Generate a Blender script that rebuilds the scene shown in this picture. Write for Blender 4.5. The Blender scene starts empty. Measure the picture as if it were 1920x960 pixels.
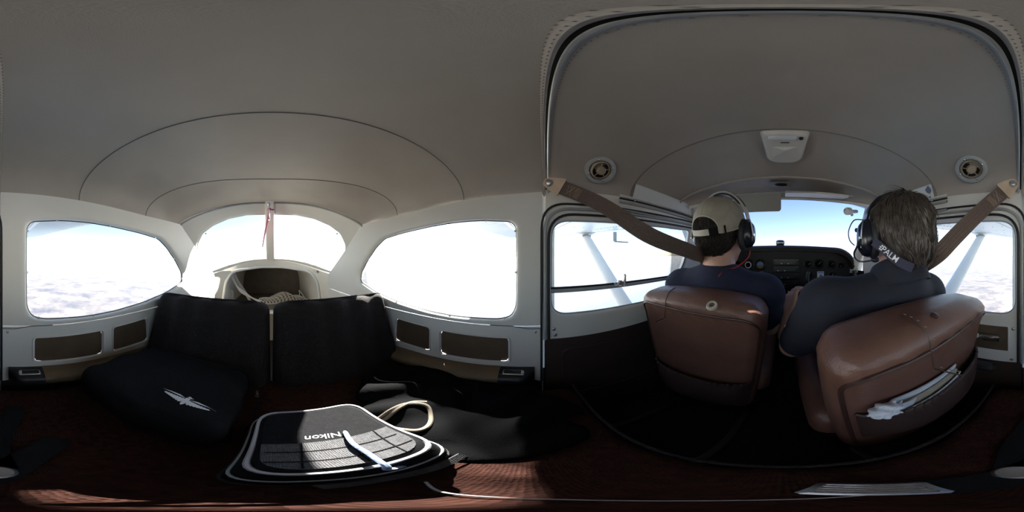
import bpy, bmesh, math, random
import numpy as np
from mathutils import Vector, Matrix

# ------------------------------------------------------------------ camera, sky, sun, exposure
SC = bpy.context.scene
COL = SC.collection
E = 0.80                       # eye height above the cabin floor; modelling coordinates have the eye at z = 0
FWD = 1469.0                   # image column (of 1920) that looks straight ahead along the aircraft (+Y)
RAD = math.radians

cam = bpy.data.cameras.new('camera')
cam.type = 'PANO'
try:
    cam.panorama_type = 'EQUIRECTANGULAR'
except Exception:
    pass
try:
    cam.cycles.panorama_type = 'EQUIRECTANGULAR'
except Exception:
    pass
cam.clip_start = 0.005
cam.clip_end = 200000
camo = bpy.data.objects.new('camera', cam)
camo.location = (0, 0, E)
camo.rotation_euler = (RAD(90), 0, RAD((FWD - 960.0) * 0.1875))
COL.objects.link(camo)
SC.camera = camo

SUN_AFT = RAD(50)              # angle of the sun from straight aft, towards the left side
SUN_EL = RAD(38)
sun_dir = Vector((-math.sin(SUN_AFT) * math.cos(SUN_EL), -math.cos(SUN_AFT) * math.cos(SUN_EL), math.sin(SUN_EL)))

world = bpy.data.worlds.new('sky')
SC.world = world
world.use_nodes = True
wn = world.node_tree.nodes
wl = world.node_tree.links
sky = wn.new('ShaderNodeTexSky')
sky.sky_type = 'NISHITA'
sky.sun_disc = False
sky.sun_elevation = SUN_EL
sky.sun_rotation = math.atan2(sun_dir.x, sun_dir.y)
sky.altitude = 800
sky.air_density = 1.0
sky.dust_density = 1.4
sky.ozone_density = 1.5
wl.new(sky.outputs[0], wn['Background'].inputs[0])
wn['Background'].inputs[1].default_value = 0.38

sl = bpy.data.lights.new('sun', 'SUN')
sl.energy = 54.0
sl.angle = RAD(0.53)
sl.color = (1.0, 0.95, 0.87)
slo = bpy.data.objects.new('sun', sl)
slo.rotation_euler = sun_dir.to_track_quat('Z', 'Y').to_euler()
slo.location = (-20, -8, 30)
COL.objects.link(slo)

SC.view_settings.view_transform = 'Standard'
SC.view_settings.look = 'None'
SC.view_settings.gamma = 1
SC.view_settings.use_curve_mapping = False
SC.view_settings.exposure = -0.10
SC.cycles.max_bounces = 10
SC.cycles.diffuse_bounces = 6
SC.cycles.glossy_bounces = 4
SC.cycles.transparent_max_bounces = 16
SC.cycles.sample_clamp_indirect = 12
SC.cycles.use_denoising = True

rng = random.Random(7)
nrng = np.random.default_rng(7)

# ------------------------------------------------------------------ materials
MATS = {}


def mat(name, col, rough=0.6, metal=0.0, col2=None, cscale=30.0, bump=0.0, bscale=400.0, spec=0.5, weave=None, stretch=None, sheen=0.0):
    m = bpy.data.materials.new(name)
    m.use_nodes = True
    nt = m.node_tree
    b = nt.nodes['Principled BSDF']
    b.inputs['Base Color'].default_value = (*col, 1)
    b.inputs['Roughness'].default_value = rough
    b.inputs['Metallic'].default_value = metal
    b.inputs['Specular IOR Level'].default_value = spec
    if sheen:
        b.inputs['Sheen Weight'].default_value = sheen
    tc = nt.nodes.new('ShaderNodeTexCoord')
    vec = tc.outputs['Object']
    if stretch:
        mp = nt.nodes.new('ShaderNodeMapping')
        mp.inputs['Scale'].default_value = stretch
        nt.links.new(vec, mp.inputs[0])
        vec = mp.outputs[0]
    if col2 is not None:
        n = nt.nodes.new('ShaderNodeTexNoise')
        n.inputs['Scale'].default_value = cscale
        n.inputs['Detail'].default_value = 5
        nt.links.new(vec, n.inputs['Vector'])
        r = nt.nodes.new('ShaderNodeValToRGB')
        r.color_ramp.elements[0].position = 0.35
        r.color_ramp.elements[1].position = 0.68
        r.color_ramp.elements[0].color = (*col, 1)
        r.color_ramp.elements[1].color = (*col2, 1)
        nt.links.new(n.outputs['Fac'], r.inputs[0])
        nt.links.new(r.outputs[0], b.inputs['Base Color'])
    if bump:
        bp = nt.nodes.new('ShaderNodeBump')
        bp.inputs['Strength'].default_value = bump
        bp.inputs['Distance'].default_value = 0.002
        if weave:
            ch = nt.nodes.new('ShaderNodeTexVoronoi')
            ch.inputs['Scale'].default_value = bscale
            ch.inputs['Randomness'].default_value = 0.35
            nt.links.new(vec, ch.inputs['Vector'])
            nt.links.new(ch.outputs['Distance'], bp.inputs['Height'])
        else:
            n2 = nt.nodes.new('ShaderNodeTexNoise')
            n2.inputs['Scale'].default_value = bscale
            n2.inputs['Detail'].default_value = 3
            nt.links.new(vec, n2.inputs['Vector'])
            nt.links.new(n2.outputs['Fac'], bp.inputs['Height'])
        nt.links.new(bp.outputs[0], b.inputs['Normal'])
    MATS[name] = m
    return m


def glass(name, tint=(0.95, 0.97, 0.97), gloss=0.06):
    m = bpy.data.materials.new(name)
    m.use_nodes = True
    nt = m.node_tree
    nt.nodes.remove(nt.nodes['Principled BSDF'])
    t = nt.nodes.new('ShaderNodeBsdfTransparent')
    t.inputs[0].default_value = (*tint, 1)
    g = nt.nodes.new('ShaderNodeBsdfGlossy')
    g.inputs['Roughness'].default_value = 0.04
    g.inputs[0].default_value = (1, 1, 1, 1)
    fr = nt.nodes.new('ShaderNodeFresnel')
    fr.inputs[0].default_value = 1.3
    mu = nt.nodes.new('ShaderNodeMath')
    mu.operation = 'MULTIPLY'
    mu.inputs[1].default_value = 0.8
    nt.links.new(fr.outputs[0], mu.inputs[0])
    mx = nt.nodes.new('ShaderNodeMixShader')
    nt.links.new(mu.outputs[0], mx.inputs[0])
    nt.links.new(t.outputs[0], mx.inputs[1])
    nt.links.new(g.outputs[0], mx.inputs[2])
    nt.links.new(mx.outputs[0], nt.nodes['Material Output'].inputs[0])
    MATS[name] = m
    return m


mat('headliner', (0.375, 0.335, 0.285), 0.5, col2=(0.345, 0.305, 0.26), cscale=6, bump=0.25, bscale=900)
mat('vinyl_seam', (0.16, 0.15, 0.14), 0.6)
mat('cream_plastic', (0.70, 0.68, 0.62), 0.42, col2=(0.66, 0.64, 0.58), cscale=5, bump=0.12, bscale=700)
mat('cream_vinyl', (0.66, 0.62, 0.53), 0.45, col2=(0.60, 0.56, 0.47), cscale=8, bump=0.2, bscale=500)
mat('zip_vinyl', (0.36, 0.325, 0.28), 0.5, bump=0.15, bscale=500)
mat('grey_metal_paint', (0.36, 0.37, 0.36), 0.45, col2=(0.31, 0.32, 0.31), cscale=18)
mat('trim_paint', (0.60, 0.63, 0.60), 0.4)
mat('chipped_metal', (0.10, 0.14, 0.20), 0.5)
mat('rubber', (0.012, 0.012, 0.013), 0.6)
mat('gap_black', (0.006, 0.006, 0.007), 0.8)
mat('brown_inset', (0.105, 0.070, 0.040), 0.55, col2=(0.085, 0.056, 0.032), cscale=20, bump=0.3, bscale=600)
mat('tan_armrest', (0.155, 0.105, 0.052), 0.5, col2=(0.13, 0.088, 0.045), cscale=14, bump=0.25, bscale=400)
mat('dark_side_carpet', (0.020, 0.012, 0.010), 0.95, col2=(0.012, 0.008, 0.008), cscale=60, bump=0.5, bscale=500)
mat('floor_carpet', (0.016, 0.012, 0.011), 0.95, col2=(0.010, 0.008, 0.008), cscale=50, bump=0.6, bscale=400)
mat('door_brown', (0.042, 0.026, 0.018), 0.6, col2=(0.034, 0.021, 0.015), cscale=10, bump=0.2, bscale=400)
mat('bench_fabric', (0.038, 0.0150, 0.0105), 0.95, spec=0.1, col2=(0.021, 0.0085, 0.0065), cscale=90, bump=0.9, bscale=260, weave=True)
mat('bench_back_fabric', (0.016, 0.0095, 0.0085), 0.9, col2=(0.010, 0.007, 0.0065), cscale=90, bump=0.9, bscale=260, weave=True)
mat('leather', (0.175, 0.088, 0.064), 0.36, col2=(0.135, 0.064, 0.046), cscale=9, bump=0.35, bscale=260)
mat('leather_dark', (0.060, 0.034, 0.028), 0.5, col2=(0.045, 0.026, 0.022), cscale=12, bump=0.35, bscale=240)
mat('leather_piping', (0.055, 0.026, 0.020), 0.4)
mat('thread', (0.42, 0.32, 0.24), 0.7)
mat('belt_web', (0.115, 0.078, 0.062), 0.65, col2=(0.085, 0.058, 0.047), cscale=200, bump=0.8, bscale=300, stretch=(1, 1, 1))
mat('belt_anchor', (0.52, 0.40, 0.28), 0.5, col2=(0.44, 0.33, 0.23), cscale=30)
mat('chrome', (0.75, 0.76, 0.78), 0.18, metal=1.0)
mat('rail_steel', (0.05, 0.05, 0.05), 0.5, metal=0.6)
mat('steel', (0.45, 0.45, 0.46), 0.35, metal=1.0)
mat('black_plastic', (0.012, 0.012, 0.014), 0.35)
mat('black_matte', (0.006, 0.006, 0.007), 0.85, spec=0.2, bump=0.3, bscale=500)
mat('jacket_black', (0.0035, 0.0035, 0.004), 0.95, spec=0.08, bump=0.4, bscale=300)
mat('black_nylon', (0.006, 0.006, 0.007), 0.85, col2=(0.009, 0.009, 0.010), cscale=120, spec=0.15, bump=0.5, bscale=500, weave=True)
mat('grey_nylon', (0.075, 0.074, 0.078), 0.8, col2=(0.045, 0.045, 0.048), cscale=150, bump=0.8, bscale=420, weave=True)
mat('white_piping', (0.42, 0.42, 0.44), 0.5)
mat('white_print', (0.72, 0.72, 0.72), 0.6)
mat('emblem_grey', (0.80, 0.80, 0.80), 0.6)
mat('blue_cord', (0.12, 0.26, 0.62), 0.5, col2=(0.62, 0.68, 0.80), cscale=160)
mat('beige_rope', (0.17, 0.145, 0.11), 0.8, bump=0.5, bscale=400)
mat('net_cord', (0.60, 0.55, 0.46), 0.7)
mat('strap_white', (0.74, 0.72, 0.68), 0.65, bump=0.3, bscale=500)
mat('baggage_brown', (0.16, 0.125, 0.085), 0.6, col2=(0.13, 0.10, 0.07), cscale=15, bump=0.25, bscale=500)
mat('pink_ribbon', (0.55, 0.16, 0.24), 0.55)
mat('tan_ring', (0.55, 0.50, 0.40), 0.4)
mat('vent_tan', (0.34, 0.27, 0.19), 0.45)
mat('vent_dark', (0.025, 0.020, 0.016), 0.6)
mat('skin', (0.50, 0.285, 0.205), 0.5, col2=(0.45, 0.245, 0.175), cscale=25, bump=0.15, bscale=300)
mat('eye_white', (0.75, 0.73, 0.70), 0.25)
mat('eye_iris', (0.05, 0.04, 0.03), 0.2)
mat('navy_tee', (0.010, 0.014, 0.040), 0.9, col2=(0.007, 0.010, 0.030), cscale=25, bump=0.4, bscale=500)
mat('navy_polo', (0.014, 0.017, 0.030), 0.85, col2=(0.010, 0.012, 0.022), cscale=25, bump=0.5, bscale=450)
mat('trousers', (0.020, 0.022, 0.030), 0.9, bump=0.3, bscale=300)
mat('hair_brown', (0.022, 0.016, 0.013), 0.5, col2=(0.040, 0.032, 0.026), cscale=70)
mat('hair_dark', (0.014, 0.011, 0.009), 0.75, spec=0.15, col2=(0.034, 0.028, 0.023), cscale=80)
mat('cap_khaki', (0.36, 0.33, 0.265), 0.85, col2=(0.29, 0.265, 0.21), cscale=30, bump=0.5, bscale=600, weave=True)
mat('cap_strap', (0.38, 0.35, 0.29), 0.85, bump=0.4, bscale=700)
mat('headset_black', (0.008, 0.010, 0.018), 0.22)
mat('headset_pad', (0.012, 0.013, 0.018), 0.55)
mat('headset_grey', (0.40, 0.385, 0.35), 0.4)
mat('label_silver', (0.52, 0.53, 0.56), 0.35)
mat('red_cord', (0.35, 0.02, 0.025), 0.5)
mat('lanyard_navy', (0.010, 0.013, 0.045), 0.6)
mat('paper', (0.68, 0.69, 0.72), 0.7, col2=(0.60, 0.62, 0.66), cscale=20)
mat('paper_tan', (0.46, 0.40, 0.30), 0.7, col2=(0.36, 0.31, 0.24), cscale=25)
mat('dash_black', (0.009, 0.009, 0.011), 0.7, bump=0.2, bscale=300)
mat('gauge_face', (0.006, 0.006, 0.007), 0.3)
mat('gauge_white', (0.55, 0.56, 0.58), 0.5)
mat('gauge_blue', (0.08, 0.16, 0.30), 0.4)
mat('gauge_brown', (0.14, 0.08, 0.04), 0.5)
mat('placard_blue', (0.10, 0.22, 0.55), 0.5)
mat('visor_grey', (0.24, 0.23, 0.20), 0.5, bump=0.2, bscale=300)
mat('visor_cream', (0.55, 0.53, 0.47), 0.5)
mat('console_plastic', (0.58, 0.55, 0.49), 0.45, bump=0.1, bscale=400)
mat('lens_clear', (0.62, 0.66, 0.68), 0.15)
mat('wing_paint', (0.78, 0.78, 0.76), 0.35, col2=(0.74, 0.74, 0.72), cscale=3)
mat('rivet', (0.40, 0.42, 0.44), 0.5)
glass('window_glass', (0.93, 0.95, 0.96))
glass('windshield_glass', (0.78, 0.77, 0.91))
M = MATS

# ------------------------------------------------------------------ geometry helpers
A3 = lambda p: np.asarray(p, dtype=float)


def nrm(v):
    v = A3(v)
    n = np.linalg.norm(v)
    return v / n if n > 1e-12 else v


def ray(px, py):
    phi = RAD((px - FWD) * 0.1875)
    el = RAD((480.0 - py) * 0.1875)
    return np.array([math.sin(phi) * math.cos(el), math.cos(phi) * math.cos(el), math.sin(el)])


def onX(px, py, X):
    d = ray(px, py)
    return d * (X / d[0])


def onY(px, py, Y):
    d = ray(px, py)
    return d * (Y / d[1])


def onZ(px, py, Z):
    d = ray(px, py)
    return d * (Z / d[2])


def frame_from(d, up=(0, 0, 1)):
    """orthonormal columns (x, y, z) with z along d"""
    z = nrm(d)
    u = A3(up)
    if abs(np.dot(z, nrm(u))) > 0.98:
        u = A3((1, 0, 0))
    x = nrm(np.cross(u, z))
    y = np.cross(z, x)
    return np.stack([x, y, z], 1)


def catmull(pts, n=8, closed=False):
    P = A3(pts)
    m = len(P)
    out = []
    segs = m if closed else m - 1
    for i in range(segs):
        if closed:
            p0, p1, p2, p3 = P[(i - 1) % m], P[i], P[(i + 1) % m], P[(i + 2) % m]
        else:
            p0, p1, p2, p3 = P[max(i - 1, 0)], P[i], P[i + 1], P[min(i + 2, m - 1)]
        for k in range(n):
            t = k / n
            out.append(0.5 * ((2 * p1) + (p2 - p0) * t + (2 * p0 - 5 * p1 + 4 * p2 - p3) * t * t + (3 * p1 - p0 - 3 * p2 + p3) * t ** 3))
    if not closed:
        out.append(P[-1])
    return np.array(out)


def round_poly(pts, r, n=6):
    """2-D polygon with rounded corners"""
    P = [A3(p) for p in pts]
    m = len(P)
    rr = r if hasattr(r, '__len__') else [r] * m
    out = []
    for i in range(m):
        a, b, c = P[i - 1], P[i], P[(i + 1) % m]
        u = a - b
        v = c - b
        lu, lv = np.linalg.norm(u), np.linalg.norm(v)
        d = min(rr[i], lu * 0.49, lv * 0.49)
        if d < 1e-6:
            out.append(b)
            continue
        p, q = b + u / lu * d, b + v / lv * d
        for k in range(n + 1):
            t = k / n
            out.append((1 - t) ** 2 * p + 2 * t * (1 - t) * b + t * t * q)
    return np.array(out)


class MB:
    def __init__(s):
        s.v = []
        s.f = []

    def add(s, verts, faces):
        o = len(s.v)
        s.v.extend([tuple(map(float, p)) for p in verts])
        s.f.extend([tuple(i + o for i in f) for f in faces])
        return s

    def grid(s, G, closed_u=False, closed_v=False):
        G = np.asarray(G)
        a, b = G.shape[:2]
        F = []
        for i in range(a if closed_u else a - 1):
            for j in range(b if closed_v else b - 1):
                i2, j2 = (i + 1) % a, (j + 1) % b
                F.append((i * b + j, i2 * b + j, i2 * b + j2, i * b + j2))
        return s.add(G.reshape(-1, 3), F)

    def box(s, c, size, R=None, bev=0.0):
        c = A3(c)
        h = A3(size) / 2
        R = np.eye(3) if R is None else R
        if bev <= 0:
            vs = [c + R @ (h * A3((x, y, z))) for x in (-1, 1) for y in (-1, 1) for z in (-1, 1)]
            return s.add(vs, [(0, 1, 3, 2), (4, 6, 7, 5), (0, 4, 5, 1), (2, 3, 7, 6), (0, 2, 6, 4), (1, 5, 7, 3)])
        b = min(bev, *(h * 0.9))
        loop = lambda hx, hy: [(hx - b, -hy), (hx, -hy + b), (hx, hy - b), (hx - b, hy), (-hx + b, hy), (-hx, hy - b), (-hx, -hy + b), (-hx + b, -hy)]
        rows = []
        for z, k in ((-h[2], b), (-h[2] + b, 0), (h[2] - b, 0), (h[2], b)):
            rows.append([c + R @ A3((x * (1 - k / h[0]), y * (1 - k / h[1]), z)) for x, y in loop(h[0], h[1])])
        o = len(s.v)
        s.grid(np.array(rows), closed_v=True)
        s.f.append(tuple(o + i for i in range(7, -1, -1)))
        s.f.append(tuple(o + 24 + i for i in range(8)))
        return s

    def tube(s, pts, r, n=8, closed=False, cap=True):
        P = A3(pts)
        m = len(P)
        rr = r if hasattr(r, '__len__') else [r] * m
        T = np.array([nrm((P[(i + 1) % m] - P[i - 1]) if closed else (P[min(i + 1, m - 1)] - P[max(i - 1, 0)])) for i in range(m)])
        ref = A3((0, 0, 1)) if abs(T[0][2]) < 0.9 else A3((1, 0, 0))
        N = nrm(np.cross(T[0], ref))
        rows = []
        for i in range(m):
            N = nrm(N - T[i] * np.dot(N, T[i]))
            B = np.cross(T[i], N)
            rows.append([P[i] + rr[i] * (math.cos(2 * math.pi * k / n) * N + math.sin(2 * math.pi * k / n) * B) for k in range(n)])
        o = len(s.v)
        s.grid(np.array(rows), closed_u=closed, closed_v=True)
        if cap and not closed:
            s.f.append(tuple(o + k for k in range(n - 1, -1, -1)))
            s.f.append(tuple(o + (m - 1) * n + k for k in range(n)))
        return s

    def strip(s, pts, nor, width, thick):
        """flat band along pts; nor = surface normals of the band"""
        P = A3(pts)
        m = len(P)
        rows = []
        ww = width if hasattr(width, '__len__') else [width] * m
        for i in range(m):
            t = nrm(P[min(i + 1, m - 1)] - P[max(i - 1, 0)])
            nn = A3(nor[i]) if hasattr(nor[0], '__len__') else A3(nor)
            sd = nrm(np.cross(t, nn))
            nn = nrm(np.cross(sd, t))
            h = ww[i] / 2
            rows.append([P[i] - sd * h, P[i] - sd * h + nn * thick, P[i] + sd * h + nn * thick, P[i] + sd * h])
        o = len(s.v)
        s.grid(np.array(rows), closed_v=True)
        s.f.append((o + 3, o + 2, o + 1, o))
        q = o + (m - 1) * 4
        s.f.append((q, q + 1, q + 2, q + 3))
        return s

    def lathe(s, prof, c, axis, n=28, sx=1.0, up=(0, 0, 1), cap=True):
        """prof: list of (radius, height along axis)"""
        R = frame_from(axis, up)
        c = A3(c)
        rows = [[c + R @ A3((sx * r * math.cos(2 * math.pi * k / n), r * math.sin(2 * math.pi * k / n), h)) for k in range(n)] for r, h in prof]
        o = len(s.v)
        s.grid(np.array(rows), closed_v=True)
        if cap:
            if prof[0][0] > 1e-6:
                s.f.append(tuple(o + k for k in range(n - 1, -1, -1)))
            if prof[-1][0] > 1e-6:
                s.f.append(tuple(o + (len(prof) - 1) * n + k for k in range(n)))
        return s

    def prism(s, poly, c, R, depth):
        """2-D outline in the frame R (columns x, y, z) extruded by depth along z"""
        c = A3(c)
        m = len(poly)
        lo = [c + R @ A3((p[0], p[1], 0)) for p in poly]
        hi = [c + R @ A3((p[0], p[1], depth)) for p in poly]
        o = len(s.v)
        F = [(i, (i + 1) % m, m + (i + 1) % m, m + i) for i in range(m)]
        F += [tuple(range(m - 1, -1, -1)), tuple(range(m, 2 * m))]
        return s.add(lo + hi, F)

    def ell(s, c, r, R=None, nu=20, nv=12):
        c = A3(c)
        R = np.eye(3) if R is None else R
        rows = []
        for j in range(nv + 1):
            t = math.pi * j / nv
            rows.append([c + R @ A3((r[0] * math.sin(t) * math.cos(2 * math.pi * k / nu), r[1] * math.sin(t) * math.sin(2 * math.pi * k / nu), -r[2] * math.cos(t))) for k in range(nu)])
        return s.grid(np.array(rows), closed_v=True)

    def build(s, name, m, parent=None, smooth=True, angle=38, weld=False):
        return make_obj(name, s.v, s.f, m, parent, smooth, angle, weld)


BASE = {}


def make_obj(name, verts, faces, m, parent=None, smooth=True, angle=38, weld=False):
    V = np.asarray(verts, dtype=float).reshape(-1, 3)
    if parent is None:
        lo, hi = V.min(0), V.max(0)
        base = np.array([(lo[0] + hi[0]) / 2, (lo[1] + hi[1]) / 2, lo[2]])
    else:
        base = BASE[parent.name]
    me = bpy.data.meshes.new(name)
    me.from_pydata([tuple(p) for p in (V - base)], [], [tuple(int(i) for i in f) for f in faces])
    if weld:
        bm = bmesh.new()
        bm.from_mesh(me)
        bmesh.ops.remove_doubles(bm, verts=bm.verts, dist=1e-5)
        bmesh.ops.recalc_face_normals(bm, faces=bm.faces)
        bm.to_mesh(me)
        bm.free()
    me.validate()
    if m is not None:
        me.materials.append(M[m] if isinstance(m, str) else m)
    if smooth and len(me.polygons):
        me.polygons.foreach_set('use_smooth', [True] * len(me.polygons))
        me.set_sharp_from_angle(angle=RAD(angle))
    o = bpy.data.objects.new(name, me)
    COL.objects.link(o)
    if parent is None:
        o.location = (base[0], base[1], base[2] + E)
    else:
        o.parent = parent
    BASE[o.name] = base
    return o


def tag(o, label=None, cat=None, group=None, kind=None):
    if label:
        o['label'] = label
    if cat:
        o['category'] = cat
    if group:
        o['group'] = group
    if kind:
        o['kind'] = kind
    return o


def thing(name, label, cat, base, group=None):
    o = bpy.data.objects.new(name, None)
    o.empty_display_size = 0.05
    COL.objects.link(o)
    o.location = (base[0], base[1], base[2] + E)
    BASE[o.name] = A3(base)
    return tag(o, label, cat, group)


def poly_hit(poly, c, ang):
    d = (math.cos(ang), math.sin(ang))
    best = None
    m = len(poly)
    for i in range(m):
        ax, ay = poly[i][0] - c[0], poly[i][1] - c[1]
        bx, by = poly[(i + 1) % m][0] - c[0], poly[(i + 1) % m][1] - c[1]
        ex, ey = bx - ax, by - ay
        den = d[0] * ey - d[1] * ex
        if abs(den) < 1e-12:
            continue
        t = (ax * ey - ay * ex) / den
        u = (ax * d[1] - ay * d[0]) / den
        if t > 0 and -1e-6 <= u <= 1 + 1e-6:
            if best is None or t > best:
                best = t
    return best


def ring_panel(hole, outer, c, fmap, rings=8, lip=0.0, lipw=0.12, n=120, extra=None):
    """panel with a hole, mapped to space with fmap(a, b, off); off > 0 points outboard"""
    angs = [2 * math.pi * k / n for k in range(n)]
    for p in list(outer) + list(hole):
        angs.append(math.atan2(p[1] - c[1], p[0] - c[0]) % (2 * math.pi))
    angs = sorted(set(round(a, 5) for a in angs))
    rows = []
    tt = [0, 0, lipw * 0.25, lipw * 0.6, lipw] if lip else [0]
    oo = [lip, lip * 0.5, lip * 0.15, lip * 0.03, 0] if lip else [0]
    for k in range(1, rings + 1):
        tt.append((lipw if lip else 0) + (1 - (lipw if lip else 0)) * k / rings)
        oo.append(0)
    for a in angs:
        rh, ro = poly_hit(hole, c, a), poly_hit(outer, c, a)
        d = (math.cos(a), math.sin(a))
        rows.append([fmap(c[0] + d[0] * (rh + (ro - rh) * t), c[1] + d[1] * (rh + (ro - rh) * t), o) for t, o in zip(tt, oo)])
    return np.array(rows)


def disc_fill(hole, c, fmap, rings=6, n=100, off=0.0):
    rows = []
    for k in range(n):
        a = 2 * math.pi * k / n
        r = poly_hit(hole, c, a)
        rows.append([fmap(c[0] + math.cos(a) * r * t, c[1] + math.sin(a) * r * t, off) for t in np.linspace(0.001, 1.0, rings + 1)])
    return np.array(rows)


# ---- signed distance shapes, meshed by surface nets
def s_ell(P, c, r, R=None):
    q = P - A3(c)
    if R is not None:
        q = q @ R
    r = A3(r)
    k0 = np.linalg.norm(q / r, axis=-1)
    k1 = np.linalg.norm(q / (r * r), axis=-1) + 1e-9
    return k0 * (k0 - 1) / k1


def s_cone(P, a, b, ra, rb):
    a, b = A3(a), A3(b)
    ab = b - a
    t = np.clip(((P - a) @ ab) / max(np.dot(ab, ab), 1e-9), 0, 1)
    return np.linalg.norm(P - a - t[..., None] * ab, axis=-1) - (ra + (rb - ra) * t)


def s_box(P, c, h, r, R=None):
    q = P - A3(c)
    if R is not None:
        q = q @ R
    q = np.abs(q) - (A3(h) - r)
    return np.linalg.norm(np.maximum(q, 0), axis=-1) + np.minimum(q.max(-1), 0) - r


def smin(a, b, k):
    h = np.clip(0.5 + 0.5 * (b - a) / k, 0, 1)
    return b + (a - b) * h - k * h * (1 - h)


def smax(a, b, k):
    return -smin(-a, -b, k)


def surfnets(f, lo, hi, h):
    lo, hi = A3(lo), A3(hi)
    ns = np.maximum(np.ceil((hi - lo) / h).astype(int) + 1, 3)
    ax = [lo[i] + h * np.arange(ns[i]) for i in range(3)]
    G = np.stack(np.meshgrid(*ax, indexing='ij'), -1)
    D = np.empty(ns)
    B = 12                                     # blocks far from the surface only get a sign
    st = [list(range(0, n, B)) for n in ns]
    blk = [(a, b, c) for a in st[0] for b in st[1] for c in st[2]]
    ctr = lo + h * (np.array(blk) + (B - 1) / 2.0)
    dc = f(ctr)
    lim = 1.5 * h * (B / 2.0) * math.sqrt(3)
    near = []
    for (a, b, c), v in zip(blk, dc):
        if abs(v) > lim:
            D[a:a + B, b:b + B, c:c + B] = v
        else:
            near.append((a, b, c))
    for i in range(0, len(near), 24):
        part = [G[a:a + B, b:b + B, c:c + B] for a, b, c in near[i:i + 24]]
        val = f(np.concatenate([p.reshape(-1, 3) for p in part]))
        k = 0
        for (a, b, c), p in zip(near[i:i + 24], part):
            m = p.size // 3
            D[a:a + B, b:b + B, c:c + B] = val[k:k + m].reshape(p.shape[:3])
            k += m
    S = D < 0
    cs = ns - 1
    acc = np.zeros((*cs, 3))
    cnt = np.zeros(cs)
    cor = [(a, b, c) for a in (0, 1) for b in (0, 1) for c in (0, 1)]
    sl = lambda o: tuple(slice(o[i], o[i] + cs[i]) for i in range(3))
    for i, a in enumerate(cor):
        for b in cor[i + 1:]:
            if sum(abs(a[k] - b[k]) for k in range(3)) != 1:
                continue
            da, db = D[sl(a)], D[sl(b)]
            m = (da < 0) != (db < 0)
            t = np.where(m, da / np.where(m, da - db, 1), 0)
            p = G[sl(a)] + t[..., None] * (G[sl(b)] - G[sl(a)])
            acc += np.where(m[..., None], p, 0)
            cnt += m
    act = cnt > 0
    idx = -np.ones(cs, dtype=int)
    idx[act] = np.arange(act.sum())
    V = acc[act] / cnt[act][:, None]
    F = []
    for axis in range(3):
        u, v = [(1, 2), (2, 0), (0, 1)][axis]
        s0 = [slice(None)] * 3
        s1 = [slice(None)] * 3
        s0[axis] = slice(0, ns[axis] - 1)
        s1[axis] = slice(1, ns[axis])
        a, b = S[tuple(s0)], S[tuple(s1)]
        for flip, msk in ((False, a & ~b), (True, ~a & b)):
            I = np.argwhere(msk)
            I = I[(I[:, u] > 0) & (I[:, v] > 0) & (I[:, u] < cs[u]) & (I[:, v] < cs[v])]
            if not len(I):
                continue
            def at(du, dv):
                J = I.copy()
                J[:, u] -= du
                J[:, v] -= dv
                return idx[J[:, 0], J[:, 1], J[:, 2]]
            q = np.stack([at(1, 1), at(0, 1), at(0, 0), at(1, 0)], 1)
            if flip:
                q = q[:, ::-1]
            F.append(q[(q >= 0).all(1)])
    return V, (np.concatenate(F) if F else np.zeros((0, 4), int))


def sdf_obj(name, f, lo, hi, h, m, parent=None, angle=60):
    V, F = surfnets(f, lo, hi, h)
    return make_obj(name, V, F, m, parent, True, angle)


def project(f, pts, d, far=0.4, eps=0.0, it=60):
    """slide points along direction d on to the surface f = 0"""
    P = A3(pts).copy()
    d = nrm(d)
    P = P - d * far
    t = np.zeros(len(P))
    for _ in range(it):
        t += f(P + t[:, None] * d) * 0.9
        t = np.clip(t, 0, 2 * far)
    return P + (t - eps)[:, None] * d


def text_mesh(txt, size, shear=0.0, bold=0.0, depth=0.0004):
    cu = bpy.data.curves.new('lettering', 'FONT')
    cu.body = txt
    cu.size = size
    cu.shear = shear
    cu.offset = bold
    cu.extrude = depth
    cu.align_x = 'CENTER'
    cu.align_y = 'CENTER'
    cu.resolution_u = 3
    o = bpy.data.objects.new('lettering', cu)
    COL.objects.link(o)
    dg = bpy.context.evaluated_depsgraph_get()
    me = bpy.data.meshes.new_from_object(o.evaluated_get(dg))
    V = [tuple(v.co) for v in me.vertices]
    F = [tuple(p.vertices) for p in me.polygons]
    bpy.data.objects.remove(o)
    bpy.data.curves.remove(cu)
    bpy.data.meshes.remove(me)
    return np.array(V), F


def lettering(name, txt, size, c, R, m, parent, shear=0.0, bold=0.0, bend=None):
    V, F = text_mesh(txt, size, shear, bold)
    W = np.array([(bend(p) if bend else A3(c) + R @ p) for p in V])
    return make_obj(name, W, F, m, parent, False)


def dup(root, offset, mirror=False, label=None):
    """copy of a thing with its parts and sub-parts, sharing mesh data"""
    def rec(o, par):
        c = o.copy()
        COL.objects.link(c)
        c.parent = par
        for ch in list(o.children):
            rec(ch, c)
        return c
    r = rec(root, None)
    r.location = (root.location[0] + offset[0], root.location[1] + offset[1], root.location[2] + offset[2])
    if label:
        r['label'] = label
    return r


def screw(mb, p, n, r=0.006):
    mb.lathe([(r, 0), (r * 0.9, r * 0.35), (r * 0.5, r * 0.55), (0.0001, r * 0.6)], p, n, 12)

# ------------------------------------------------------------------ the cabin shell
def w(Y):
    """half width of the cabin at station Y"""
    return float(np.interp(Y, W_Y, W_X))


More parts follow.
